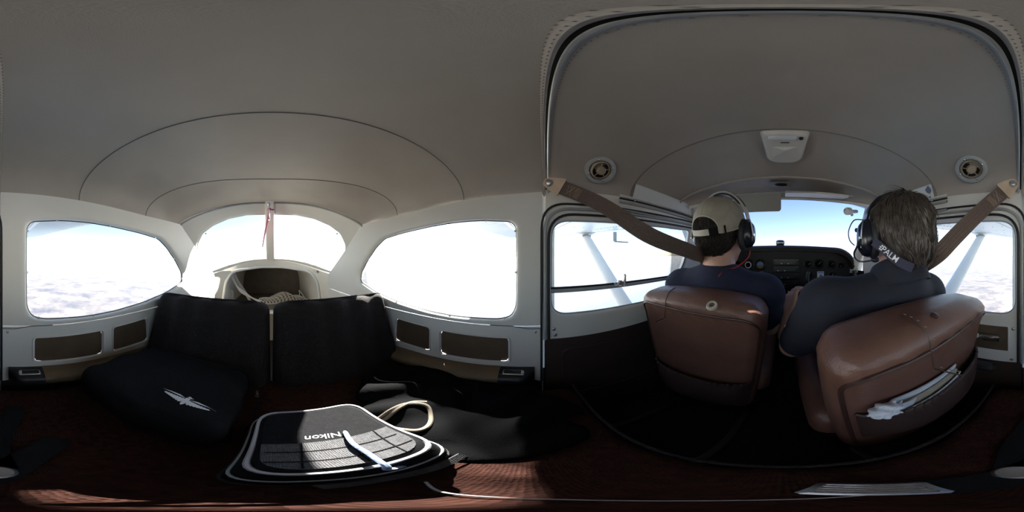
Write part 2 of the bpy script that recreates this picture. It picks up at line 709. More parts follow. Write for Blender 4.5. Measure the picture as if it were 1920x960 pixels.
_wy = np.array([-1.7, -1.35, -1.0, -0.75, -0.4, -0.05, 0.05, 0.5, 0.85, 1.0, 1.4])
_wx = np.array([0.33, 0.385, 0.43, 0.458, 0.498, 0.52, 0.52, 0.52, 0.518, 0.505, 0.45])
W_Y = np.linspace(-1.7, 1.4, 400)
W_X = np.interp(W_Y, _wy, _wx)
_k = np.hanning(31)
W_X = np.convolve(np.pad(W_X, 15, mode='edge'), _k / _k.sum(), 'valid')


def S_rear(X, z):
    """station of the sloping rear window surface"""
    return -(1.37 - 1.03 * z - 2.2 * X * X)


def rear_edge(z):
    Y = -0.9
    for _ in range(30):
        Y = 0.5 * Y + 0.5 * S_rear(w(Y), z)
    return Y


# headliner rows: centre station, edge station, centre height, edge height
ROWS = np.array([
    (-1.015, rear_edge(0.165), 0.345, 0.165),
    (-0.74, -0.50, 0.378, 0.170),
    (-0.33, -0.21, 0.400, 0.190),
    (0.010, 0.048, 0.402, 0.210),
    (0.080, 0.11, 0.402, 0.222),
    (0.40, 0.38, 0.396, 0.238),
    (0.68, 0.67, 0.360, 0.245)])


def row_at(s):
    i = int(min(max(math.floor(s), 0), len(ROWS) - 2))
    t = s - i
    a, b = ROWS[i], ROWS[i + 1]
    p = ROWS[i - 1] if i > 0 else 2 * a - b
    q = ROWS[i + 2] if i + 2 < len(ROWS) else 2 * b - a
    m0, m1 = (b - p) * 0.5, (q - a) * 0.5
    if i == 3:
        m0 = (b - a)
    if i == 4:
        m0 = (b - a) * 1.0
    return (2 * t ** 3 - 3 * t * t + 1) * a + (t ** 3 - 2 * t * t + t) * m0 + (-2 * t ** 3 + 3 * t * t) * b + (t ** 3 - t * t) * m1


def ceil_pt(s, th, dz=0.0, off=0.0):
    Yc, Ye, zc, zs = row_at(s)
    c, sn = math.cos(th), abs(math.sin(th))
    u = math.copysign(abs(c) ** 0.86, c)
    Y = Yc + (Ye - Yc) * u * u
    z = zs + (zc - zs) * sn ** (0.9 + 0.75 * max(0.0, 1 - s))
    # tucks and sag of the fabric near the aft edges
    sag = 0.0
    if s < 2.0:
        sag = 0.004 * math.sin(9 * s + 5 * u) * (abs(u) ** 3)
    return np.array([u * (w(Y) + off), Y, z + dz - sag])


TH = np.linspace(0, math.pi, 73)
ceiling = thing('ceiling', 'grey beige fabric headliner stretched over the whole cabin', None, (0, -0.1, 0.16))
tag(ceiling, kind='structure')
MB().grid([[ceil_pt(s, t) for t in TH] for s in np.linspace(0, 3.0, 60)]).build('aft_headliner', 'headliner', ceiling)
MB().grid([[ceil_pt(s, t) for t in TH] for s in np.linspace(3.55, 6, 50)]).build('forward_headliner', 'headliner', ceiling)
# rolled zip edge, black gap and grey trim strip across the roof at the door posts
b = MB()
G = []
for k in range(9):
    a = math.pi * k / 8
    s_ = 3.0 + 0.25 * (k / 8)
    G.append([ceil_pt(s_, t, dz=-0.012 * math.sin(a)) for t in TH])
b.grid(G).build('rolled_zip_edge', 'zip_vinyl', ceiling)
MB().grid([[ceil_pt(s, t, dz=0.012) for t in TH] for s in np.linspace(3.2, 3.5, 5)]).build('roof_gap', 'gap_black', ceiling)
b = MB()
G = []
for k in range(7):
    a = math.pi * k / 6
    s_ = 3.42 + 0.24 * (k / 6)
    G.append([ceil_pt(s_, t, dz=0.004 - 0.009 * math.sin(a)) for t in TH])
b.grid(G).build('roof_trim_strip', 'grey_metal_paint', ceiling)
# zip teeth along both sides of the gap
for s_, nm in ((3.0, 0), (3.07, 1), (3.66, 2)):
    tm = MB()
    for k in range(170):
        t = math.pi * (k + 0.5) / 170
        p = ceil_pt(s_, t, dz=-0.002 - (0.009 if nm == 1 else 0))
        tm.box(p, (0.0022, 0.0014, 0.0016))
    tag(tm.build('zip_teeth', 'vinyl_seam', ceiling, smooth=False), kind='stuff')
# seams of the headliner
for s_ in (2.0, 1.0, 5.0):
    MB().tube([ceil_pt(s_, t, dz=-0.001) for t in np.linspace(0.02, math.pi - 0.02, 90)], 0.0016, 6).build('headliner_seam', 'vinyl_seam', ceiling)
MB().tube([ceil_pt(0.0, t, dz=-0.003) for t in np.linspace(0.02, math.pi - 0.02, 90)], 0.006, 8).build('rear_edge_piping', 'grey_metal_paint', ceiling)
MB().tube([ceil_pt(6.0, t, dz=-0.002) for t in np.linspace(0.0, math.pi, 90)], 0.006, 8).build('front_edge_piping', 'headliner', ceiling)
# unseen roof skin above the headliner, added to block sun leaking through panel gaps
MB().grid([[(X, Y, z + 0.07 - 0.17 * X * X) for X in np.linspace(-0.60, 0.60, 25)] for Y, z in
           ((-1.12, 0.30), (-1.0, 0.335), (-0.6, 0.385), (0.0, 0.40), (0.5, 0.395), (0.80, 0.34), (0.95, 0.30))]).build('roof_leak_block', 'wing_paint', ceiling)

# ---- floor
fl = MB()
fl.box((0, 0.0, -0.82), (1.12, 3.2, 0.04))
fl = fl.build('floor', 'floor_carpet', None, smooth=False)
tag(fl, 'dark carpeted cabin floor under the seats', None, kind='structure')
for X in (-0.40, -0.13, 0.14, 0.41):
    MB().box((X, 0.48, -0.793), (0.022, 1.0, 0.014), bev=0.003).build('seat_rail', 'rail_steel', fl)

# ---- aft side windows, panels and armrests
AFT_PX = [(968, 424), (958, 413), (900, 411), (850, 415), (800, 424), (750, 436), (716, 447), (699, 465), (683, 490), (672, 512),
          (672, 530), (700, 549), (745, 569), (800, 586), (850, 596), (935, 602), (958, 597), (968, 578), (969, 500)]


def wall_hit(px, py, side):
    Y = -0.3
    for _ in range(40):
        p = onX(px, py, side * w(Y))
        Y = 0.5 * Y + 0.5 * p[1]
    return (p[1], p[2])


aft_hole = round_poly([wall_hit(x, y, -1) for x, y in AFT_PX], 0.02, 3)
ztop = lambda Y: float(np.interp(Y, [ROWS[0][1], -0.5, -0.21, 0.05, 0.11, 0.38, 0.67, 1.0], [0.165, 0.170, 0.19, 0.21, 0.222, 0.238, 0.245, 0.25])) + 0.004
sill = -0.238
outer = [(0.047, sill), (0.047, ztop(0.047))]
outer += [(Y, ztop(Y)) for Y in np.linspace(0.0, ROWS[0][1], 14)]
outer += [(rear_edge(z), z) for z in np.linspace(0.14, sill, 10)]
outer = np.array(outer)
aft_c = (-0.30, -0.04)

in1 = round_poly([(-0.062, -0.288), (-0.297, -0.288), (-0.297, -0.400), (-0.062, -0.396)], 0.014, 4)
in2 = round_poly([(-0.345, -0.286), (-0.505, -0.282), (-0.510, -0.398), (-0.345, -0.400)], 0.014, 4)


def make_side(s):
    side = 'left' if s < 0 else 'right'
    fm = lambda a, b_, off=0.0: (s * (w(a) + off - (0.03 * max(0, b_ - 0.05) if b_ > 0.05 else 0)), a, b_)
    wall = thing('wall_' + side, 'cream %s cabin side wall aft of the door with brown inset panels' % side, None, (s * 0.5, -0.5, -0.80))
    tag(wall, kind='structure')
    MB().grid(ring_panel(aft_hole, outer, aft_c, fm, 9, lip=0.022, lipw=0.16), closed_u=True).build('window_surround', 'cream_plastic', wall, angle=50)
    # door post face (turns outboard to the door)
    MB().grid([[(s * (w(0.047) + k * 0.06), 0.047 + 0.05 * k, z) for k in (0, 0.5, 1)] for z in np.linspace(-0.80, ztop(0.047), 10)]).build('door_post', 'cream_plastic', wall)
    # lower panels with recessed insets
    for hole, c, oo in ((in1, (-0.18, -0.343), [(0.047, -0.239), (0.047, -0.50), (0.0, -0.50), (-0.03, -0.45), (-0.32, -0.45), (-0.32, -0.239)]),
                        (in2, (-0.43, -0.343), [(-0.32, -0.239), (-0.32, -0.45), (-0.62, -0.45), (-0.62, -0.239)])):
        MB().grid(ring_panel(hole, oo, c, fm, 5, lip=0.006, lipw=0.12, n=60), closed_u=True).build('lower_panel', 'cream_plastic', wall)
        MB().grid(disc_fill(hole, c, fm, 5, 60, 0.0055), closed_u=True).build('inset_panel', 'brown_inset', wall)
        ctr = A3(c)
        rim = [fm(*(ctr + (p - ctr) * 1.05), -0.0015) for p in hole]
        MB().tube(rim, 0.0028, 6, closed=True).build('inset_rim', 'cream_plastic', wall)
    MB().grid([[fm(Y, z) for z in np.linspace(-0.239, -0.45, 6)] for Y in np.linspace(-0.62, -1.22, 12)]).build('rear_side_panel', 'cream_plastic', wall)
    # seam between the surround and the lower panel
    MB().tube([fm(Y, -0.2385 - 0.010 * (1 if Y > 0.0 else max(0, 1 - (0.0 - Y) / 0.05)), -0.001) for Y in np.linspace(0.046, -0.12, 24)], 0.0016, 6).build('panel_seam', 'vinyl_seam', wall)
    # dark carpet below
    MB().grid([[fm(Y, z, 0.004) for z in np.linspace(-0.43, -0.80, 6)] for Y in np.linspace(0.06, -1.3, 24)]).build('side_carpet', 'dark_side_carpet', wall)
    # armrest: padded, with an ashtray in its front end
    prof = [(0.0, -0.418), (-0.030, -0.420), (-0.055, -0.428), (-0.066, -0.444), (-0.060, -0.462), (-0.040, -0.476), (0.0, -0.482)]
    rows = []
    for Y in np.linspace(-0.085, -0.56, 26):
        k = min(1.0, max(0.0, (Y + 0.575) / 0.10)) ** 0.5
        rows.append([(s * (w(Y) + p[0] * k), Y, -0.45 + (p[1] + 0.45) * (0.4 + 0.6 * k) + 0.012 * (Y + 0.085) / 0.475) for p in prof])
    arm = MB().grid(rows).build('armrest', 'tan_armrest', wall, angle=70)
    fr = MB()
    rows = []
    for Y in np.linspace(0.022, -0.085, 10):
        k = 1.0 if Y < -0.01 else max(0.3, 1 - (Y + 0.01) / 0.045)
        rows.append([(s * (w(Y) + p[0] * k), Y, p[1] - 0.002) for p in prof])
    fr.grid(rows)
    fr.build('armrest_front', 'black_plastic', wall, angle=70)
    ash = MB()
    cx = s * (w(-0.045) - 0.036)
    ash.box((cx, -0.042, -0.4215), (0.030, 0.064, 0.008), bev=0.003)
    a_ = ash.build('ashtray', 'chrome', arm)
    MB().box((cx, -0.044, -0.4178), (0.020, 0.050, 0.002)).build('ashtray_lid', 'black_plastic', arm, smooth=False)
    sc = MB()
    for Y, z in ((0.025, -0.262), (0.02, -0.49), (-0.01, -0.47)):
        screw(sc, fm(Y, z, -0.001), (-s, 0, 0), 0.0045)
    tag(sc.build('panel_screws', 'steel', wall), kind='stuff')
    clips = MB()
    ctr = A3(aft_c)
    for k in range(0, len(aft_hole), 8):
        p = ctr + (aft_hole[k] - ctr) * 0.985
        clips.box(fm(p[0], p[1], 0.012), (0.004, 0.007, 0.007), bev=0.001)
    tag(clips.build('window_clips', 'steel', wall), kind='stuff')
    n_ = '1' if s < 0 else '2'
    wd = thing('window_' + n_, 'tapered %s aft cabin side window beside the bench seat' % side, None, (s * 0.5, -0.35, -0.2))
    tag(wd, kind='structure')
    MB().grid(disc_fill(A3([ctr + (p - ctr) * 1.06 for p in aft_hole]), aft_c, fm, 4, 90, 0.024), closed_u=True).build('pane', 'window_glass', wd)
    MB().tube([fm(p[0], p[1], 0.020) for p in aft_hole], 0.0028, 6, closed=True).build('window_seal', 'rubber', wd)
    return wall


wall_left = make_side(-1)
wall_right = make_side(1)

# ---- rear window, its frame and the baggage bulkhead
zb = lambda X: -0.035 - 0.55 * X * X           # arched top of the bulkhead
ZB_E = zb(0.40)
REAR_PX = [(515, 401), (555, 402), (590, 409), (620, 422), (640, 437), (650, 458), (649, 480), (642, 500), (632, 511), (618, 508), (590, 497), (560, 489), (520, 485),
           (498, 485)]


def rear_hit(px, py):
    d = ray(px, py)
    lo_, hi_ = 0.3, 3.0
    for _ in range(50):
        m_ = (lo_ + hi_) / 2
        p = d * m_
        if p[1] > S_rear(p[0], p[2]):
            lo_ = m_
        else:
            hi_ = m_
    return d * lo_


half = [(abs(rear_hit(x, y)[0]), rear_hit(x, y)[2]) for x, y in REAR_PX[:-1]]
half = [(0.004, half[0][1])] + half[1:]
rear_hole = [(-x, z) for x, z in half] + [(x, z) for x, z in half[::-1]]
rear_hole = round_poly([A3(p) for p in rear_hole], 0.015, 3)
ro = []
for t in np.linspace(0, math.pi, 40):
    p = ceil_pt(0.0, t)
    ro.append((p[0], p[2] + 0.002))
for z in np.linspace(0.14, ZB_E, 8):
    ro.append((-w(rear_edge(z)), z))
for X in np.linspace(-0.38, 0.38, 24):
    ro.append((X, zb(X)))
for z in np.linspace(ZB_E, 0.14, 8):
    ro.append((w(rear_edge(z)), z))
ro = np.array(ro)
fr_ = lambda a, b_, off=0.0: (a, S_rear(a, b_) - off, b_)
wall_rear = thing('wall_rear', 'cream vinyl rear wall around the back window and arched baggage opening', None, (0, -1.3, -0.8))
tag(wall_rear, kind='structure')
MB().grid(ring_panel(rear_hole, ro, (0, 0.09), fr_, 6, lip=0.018, lipw=0.25), closed_u=True).build('rear_window_surround', 'cream_plastic', wall_rear, angle=50)
bk = lambda a, b_, off=0.0: (a, -(1.406 - 1.58 * a * a) - off, b_)
arch = round_poly([(-0.37, -0.44), (-0.345, -0.20), (-0.30, -0.125), (-0.10, -0.098), (0.10, -0.098), (0.30, -0.125), (0.345, -0.20), (0.37, -0.44)], [0.01, 0.12, 0.07, 0.05, 0.05, 0.07, 0.12, 0.01], 6)
bo = [(X, zb(X)) for X in np.linspace(-0.43, 0.43, 30)] + [(0.43, -0.8), (-0.43, -0.8)]
MB().grid(ring_panel(arch, bo, (0, -0.3), bk, 6, lip=0.03, lipw=0.3), closed_u=True).build('baggage_bulkhead', 'cream_vinyl', wall_rear, angle=50)
MB().tube([bk(p[0] * 1.015, p[1] + 0.004, -0.002) for p in arch], 0.011, 8, closed=True).build('arch_rim', 'cream_plastic', wall_rear)
rows = []
for k in np.linspace(0, 1, 8):
    rows.append([A3(bk(p[0] * (1 - 0.10 * k), p[1] - 0.004 * k, 0.02)) * A3((1, 0, 1)) + A3((0, (-(1.406 - 1.58 * p[0] ** 2) - 0.02) * (1 - k) + k * -1.86, 0)) for p in arch])
MB().grid(rows, closed_v=True).build('baggage_liner', 'cream_vinyl', wall_rear, angle=50)
MB().grid(disc_fill(arch * A3((0.905, 1.0)) - A3((0, 0.004)), (0, -0.3), lambda a, b_, o=0: (a, -1.85, b_), 4, 80), closed_u=True).build('baggage_back_panel', 'baggage_brown', wall_rear)
MB().box((0, -1.58, -0.445), (0.74, 0.60, 0.02)).build('baggage_shelf', 'baggage_brown', wall_rear, smooth=False)
sc = MB()
for px, py in ((590, 507),):
    p = onY(px, py, -1.30)
    q = A3(bk(p[0], p[2], -0.003))
    screw(sc, q, (0, 1, 0), 0.012)
for X in (-0.385, 0.385):
    zz = 0.135
    screw(sc, A3((X, S_rear(X, zz) + 0.002, zz)), (0, 0.8, -0.6), 0.006)
tag(sc.build('rear_screws', 'steel', wall_rear), kind='stuff')
wd = thing('window_3', 'wide wraparound rear window split by a cream centre post', None, (0, -1.3, 0))
tag(wd, kind='structure')
MB().grid(disc_fill(rear_hole * A3((1.04, 1.04)) - A3((0, 0.003)), (0, 0.09), fr_, 6, 110, 0.02), closed_u=True).build('pane', 'window_glass', wd)
MB().tube([fr_(p[0], p[1], 0.014) for p in rear_hole], 0.0025, 6, closed=True).build('window_seal', 'cream_plastic', wd)
pr = []
for t in np.linspace(0, 1, 14):
    z = 0.352 + (-0.045 - 0.352) * t
    X = 0.012 - 0.004 * t
    hw = 0.030 + 0.006 * t
    Y = S_rear(X, z)
    pr.append([(X - hw, Y + 0.005, z), (X - hw * 0.8, Y + 0.028, z + 0.01), (X, Y + 0.034, z + 0.012), (X + hw * 0.8, Y + 0.028, z + 0.01), (X + hw, Y + 0.005, z), (X, Y - 0.02, z - 0.01)])
MB().grid(pr, closed_v=True).build('centre_post', 'cream_plastic', wd)
# latch and pink ribbon at the top of the post
hk = thing('coat_hook', 'small chrome hook screwed to the top of the rear window post', 'hook', (0.012, -1.0, 0.30))
MB().lathe([(0.009, 0), (0.011, 0.004), (0.010, 0.009), (0.004, 0.012), (0.0001, 0.012)], (0.014, -0.985, 0.325), (0, 0.85, -0.5), 16).build('hook_plate', 'chrome', hk)
MB().tube(catmull([(0.014, -0.982, 0.320), (0.014, -0.975, 0.300), (0.013, -0.985, 0.270), (0.012, -1.01, 0.235), (0.016, -1.015, 0.225), (0.020, -1.00, 0.23)], 6), 0.0035, 8).build('hook_arm', 'chrome', hk)
rb = MB()
cv = catmull([(0.012, -0.985, 0.292), (0.016, -1.00, 0.262), (0.030, -1.03, 0.20), (0.046, -1.06, 0.13), (0.060, -1.10, 0.06)], 6)
rb.strip(cv, (0.2, 1, 0.2), np.linspace(0.016, 0.007, len(cv)), 0.0012)
rb.ell((0.012, -0.985, 0.290), (0.012, 0.009, 0.010))
rb.ell((-0.008, -0.985, 0.287), (0.012, 0.006, 0.006))
tag(rb.build('ribbon', 'pink_ribbon'), 'faded pink ribbon tied to the hook and hanging over the rear window', 'ribbon')

# ---- doors
DW = [(0.076, -0.205), (0.078, 0.120), (0.45, 0.136), (0.825, 0.156), (0.80, 0.06), (0.715, -0.205)]
door_hole = round_poly(DW, [0.06, 0.06, 0.0, 0.03, 0.1, 0.08], 8)


def make_door(s):
    side = 'left' if s < 0 else 'right'
    n_ = '1' if s < 0 else '2'
    fm = lambda a, b_, off=0.0: (s * (w(a) + off + 0.004), a, b_)
    lowz = -0.295 if s < 0 else -0.405
    dr = thing('door_' + n_, 'cream and brown %s cabin door with a large window' % side, None, (s * 0.52, 0.45, -0.8))
    tag(dr, kind='structure')
    oo = [(0.058, lowz), (0.058, 0.248), (0.5, 0.252), (0.92, 0.252), (0.965, -0.05), (0.985, lowz)]
    MB().grid(ring_panel(door_hole, oo, (0.43, -0.03), fm, 7, lip=0.02, lipw=0.14), closed_u=True).build('door_frame', 'cream_plastic' if s > 0 else 'cream_plastic', dr, angle=50)
    # stepped grey jamb mouldings around the opening
    jamb = lambda d: round_poly([(0.076 - d, -0.235), (0.076 - d, 0.125 + d * 1.6), (0.45, 0.140 + d * 1.6), (0.90, 0.158 + d * 1.6)], [0, 0.085, 0, 0], 8)[1:]
    for d, r, m_ in ((0.020, 0.0055, 'grey_metal_paint'), (0.008, 0.0045, 'rubber'), (0.031, 0.004, 'rubber')):
        pts = [fm(p[0], p[1], -0.004) for p in jamb(d)]
        pts = [fm(0.076 - d, lowz if d < 0.03 else -0.50, -0.004)] + pts
        MB().tube(pts, r, 8).build('jamb_moulding', m_, dr)
    for z, r, m_ in ((0.214, 0.006, 'grey_metal_paint'), (0.228, 0.004, 'rubber'), (0.240, 0.005, 'cream_plastic'), (0.180, 0.004, 'grey_metal_paint')):
        MB().tube([fm(Y, z + 0.012 * (Y - 0.3), -0.006) for Y in np.linspace(0.33, 0.90, 14)], r, 8).build('top_rail', m_, dr)
    if s < 0:
        MB().grid([[fm(Y, z, 0.0) for z in np.linspace(lowz, -0.80, 8)] for Y in np.linspace(0.055, 1.15, 20)]).build('door_panel', 'door_brown', dr)
        em = round_poly([(0.115, -0.345), (0.70, -0.345), (0.70, -0.60), (0.115, -0.60)], 0.03, 5)
        MB().tube([fm(p[0], p[1], -0.001) for p in em], 0.004, 6, closed=True).build('embossed_border', 'door_brown', dr)
    else:
        MB().grid([[fm(Y, z, 0.0) for z in np.linspace(lowz, -0.80, 8)] for Y in np.linspace(0.055, 1.15, 20)]).build('door_panel', 'door_brown', dr)
        ins = round_poly([(0.100, -0.245), (0.262, -0.245), (0.262, -0.352), (0.100, -0.352)], 0.006, 3)
        MB().grid(disc_fill(ins, (0.18, -0.30), fm, 3, 50, -0.003), closed_u=True).build('handle_panel', 'brown_inset', dr)
        MB().tube([fm(p[0], p[1], -0.002) for p in ins], 0.003, 6, closed=True).build('handle_panel_rim', 'cream_plastic', dr)
        hd = MB()
        hd.box((s * 0.508, 0.160, -0.292), (0.022, 0.068, 0.026), bev=0.005)
        hd.box((s * 0.500, 0.166, -0.287), (0.012, 0.050, 0.010), bev=0.003)
        hd.build('door_handle', 'chrome', dr)
        MB().box((s * 0.512, 0.222, -0.292), (0.012, 0.046, 0.020), bev=0.004).build('handle_lever', 'cream_plastic', dr)
        MB().box((s * 0.50, 0.22, -0.425), (0.05, 0.16, 0.032), bev=0.010).build('door_pull', 'black_plastic', dr)
    sc = MB()
    for Y, z in ((0.085, -0.255), (0.09, lowz + 0.015)):
        screw(sc, fm(Y, z, -0.001), (-s, 0, 0), 0.006)
    tag(sc.build('door_screws', 'steel', dr), kind='stuff')
    k_ = '4' if s < 0 else '5'
    wd = thing('window_' + k_, '%s door window %s' % (side, 'with a hinged pane in a grey frame and chrome latch' if s < 0 else 'behind the person in the dark polo shirt'), None, (s * 0.52, 0.45, -0.2))
    tag(wd, kind='structure')
    ctr = A3((0.43, -0.03))
    if s < 0:
        up = round_poly([(0.070, -0.118), (0.070, 0.13), (0.45, 0.145), (0.835, 0.165), (0.80, 0.02), (0.725, -0.112)], [0.02, 0.05, 0, 0.03, 0.08, 0.09], 8)
        MB().grid(disc_fill(up, (0.43, 0.02), fm, 4, 90, 0.021), closed_u=True).build('hinged_pane', 'window_glass', wd)
        lowp = np.array([(0.07, -0.22), (0.07, -0.118), (0.68, -0.116), (0.735, -0.09), (0.83, 0.12), (0.84, 0.0), (0.735, -0.22)])
        MB().grid(disc_fill(lowp, (0.70, -0.16), fm, 3, 60, 0.024), closed_u=True).build('fixed_pane', 'window_glass', wd)
        path = round_poly([(0.070, -0.118), (0.725, -0.112), (0.80, 0.02), (0.838, 0.16)], [0, 0.10, 0.08, 0], 8)
        MB().tube([fm(p[0], p[1], 0.012) for p in path], 0.0085, 8).build('hinged_frame', 'grey_metal_paint', wd)
        MB().tube([fm(p[0], p[1] + 0.010, 0.010) for p in path], 0.004, 8).build('hinged_seal', 'rubber', wd)
        lt = MB()
        lt.box(fm(0.335, -0.104, 0.000), (0.016, 0.022, 0.022), bev=0.004)
        lt.box(fm(0.352, -0.092, -0.006), (0.010, 0.010, 0.046), bev=0.003)
        lt.box(fm(0.325, -0.106, 0.004), (0.010, 0.030, 0.012), bev=0.003)
        lt.build('window_latch', 'chrome', wd)
    else:
        MB().grid(disc_fill(A3([ctr + (p - ctr) * 1.03 for p in door_hole]), (0.43, -0.03), fm, 4, 90, 0.021), closed_u=True).build('pane', 'window_glass', wd)
    MB().tube([fm(p[0], p[1], 0.014) for p in door_hole], 0.0045, 8, closed=True).build('window_seal', 'grey_metal_paint', wd)
    # wing root trim strip above the door
    tr = thing('trim_' + n_, 'pale painted wing root trim strip above the %s door%s' % (side, '' if s < 0 else ' with chipped paint'), None, (s * 0.5, 0.6, 0.24))
    tag(tr, kind='structure')
    P0, P1 = 0.385, 0.86
    def tp(Y, v, o=0.0):
        return (s * (w(Y) - 0.006 - 0.022 * v + o), Y, 0.236 + 0.012 * (Y - 0.3) + (0.056 - 0.012 * (Y - 0.385) / 0.475) * v)
    rows = [[tp(Y, v) for v in np.linspace(0, 1, 5)] for Y in np.linspace(P0, P1, 14)]
    rows2 = [[tp(Y, v, -0.003) for v in np.linspace(0, 1, 5)] for Y in np.linspace(P0, P1, 14)]
    q = MB().grid(rows).grid(rows2)
    q.tube([tp(Y, 1.0, -0.002) for Y in np.linspace(P0, P1, 14)], 0.0022, 6)
    q.build('trim_strip', 'trim_paint', tr)
    if s > 0:
        ch = MB()
        r2 = random.Random(3)
        poly = round_poly([(P0 + 0.004, 0.22), (P0 + 0.004, 0.97), (P0 + 0.030, 0.98), (P0 + 0.036, 0.8), (P0 + 0.030, 0.62), (P0 + 0.028, 0.45), (P0 + 0.014, 0.35), (P0 + 0.010, 0.22)], 0.003, 3)
        c_ = (P0 + 0.014, 0.6)
        ch.grid(disc_fill(poly, c_, lambda a, b_, o=0: tp(a, b_, -0.0042), 3, 40), closed_u=True)
        for k in range(26):
            a, b_ = P0 + 0.01 + r2.random() * 0.16, 0.04 + r2.random() * 0.12
            ra, rb_ = 0.002 + r2.random() * 0.006, 0.02 + r2.random() * 0.07
            ch.add([tp(a + ra * math.cos(t), b_ + rb_ * math.sin(t), -0.0042) for t in np.linspace(0, 6.28, 7)[:-1]], [(0, 1, 2, 3, 4, 5)])
        ch.build('bare_metal_chips', 'chipped_metal', tr, smooth=False)
    sc = MB()
    screw(sc, tp(P0 + 0.012, -0.12, -0.004), (-s, 0, 0), 0.0055)
    sc.build('trim_screw', 'steel', tr)


make_door(-1)
make_door(1)

# ---- windshield, header, pillars, firewall
def ws_top(u):
    X = 0.49 * u
    return np.array([X, 0.93 - 0.75 * X * X, 0.345 - 0.28 * X * X])


def ws_base(u):
    X = 0.51 * u
    return np.array([X, 1.50 - 1.75 * X * X, -0.03])


wall_front = thing('wall_front', 'beige windshield header, pillars and dark firewall ahead of the cabin', None, (0, 1.1, -0.8))
tag(wall_front, kind='structure')
US = np.linspace(-1, 1, 61)
rows = []
for k in np.linspace(0, 1, 9):
    row = []
    for u in US:
        a = ceil_pt(6.0, math.acos(max(-1, min(1, math.copysign(abs(u) ** (1 / 0.86), u)))))
        c = ws_top(u)
        p = a * (1 - k) + c * k
        p[2] += 0.022 * math.sin(math.pi * k)
        row.append(p)
    rows.append(row)
MB().grid(rows).build('windshield_header', 'headliner', wall_front)
MB().tube([ws_top(u) - A3((0, 0.006, 0.004)) for u in US], 0.009, 8).build('header_lip', 'cream_plastic', wall_front)
MB().box((-0.012, 0.765, 0.362), (0.105, 0.060, 0.006), bev=0.002).build('header_plate', 'visor_grey', wall_front)
MB().ell((-0.012, 0.765, 0.357), (0.030, 0.018, 0.008)).build('mirror_mount', 'black_plastic', wall_front)
for s in (-1, 1):
    pil = []
    for t in np.linspace(0, 1, 10):
        c0 = np.array([s * 0.475, 0.80, 0.30]) * (1 - t) + np.array([s * 0.482, 1.05, -0.12]) * t
        pil.append([c0 + A3((s * dx, dy, 0)) for dx, dy in ((-0.022, 0.02), (-0.016, -0.012), (0.012, -0.02), (0.05, -0.01), (0.05, 0.04), (0.0, 0.05))])
    MB().grid(pil, closed_v=True).build('front_pillar', 'cream_plastic', wall_front)
    MB().grid([[(s * (w(Y) + 0.004), Y, z) for z in np.linspace(-0.10, -0.8, 6)] for Y in np.linspace(0.95, 1.5, 10)]).build('footwell_side', 'dark_side_carpet', wall_front)
MB().box((0, 1.48, -0.42), (1.1, 0.02, 0.80)).build('firewall', 'dash_black', wall_front, smooth=False)
wd = thing('window_6', 'curved front windshield above the black instrument panel', None, (0, 1.2, 0))
tag(wd, kind='structure')
MB().grid([[ws_top(u) * (1 - k) + ws_base(u) * k + A3((0, 0.03, 0.02)) * math.sin(math.pi * k) for u in np.linspace(-0.99, 0.99, 41)] for k in np.linspace(0, 1, 12)]).build('windshield_pane', 'windshield_glass', wd)

# ------------------------------------------------------------------ outside: wings, tail, sea and land
WZ = lambda X: 0.150 + 0.085 * abs(X)
LE, TE = 1.02, -0.57


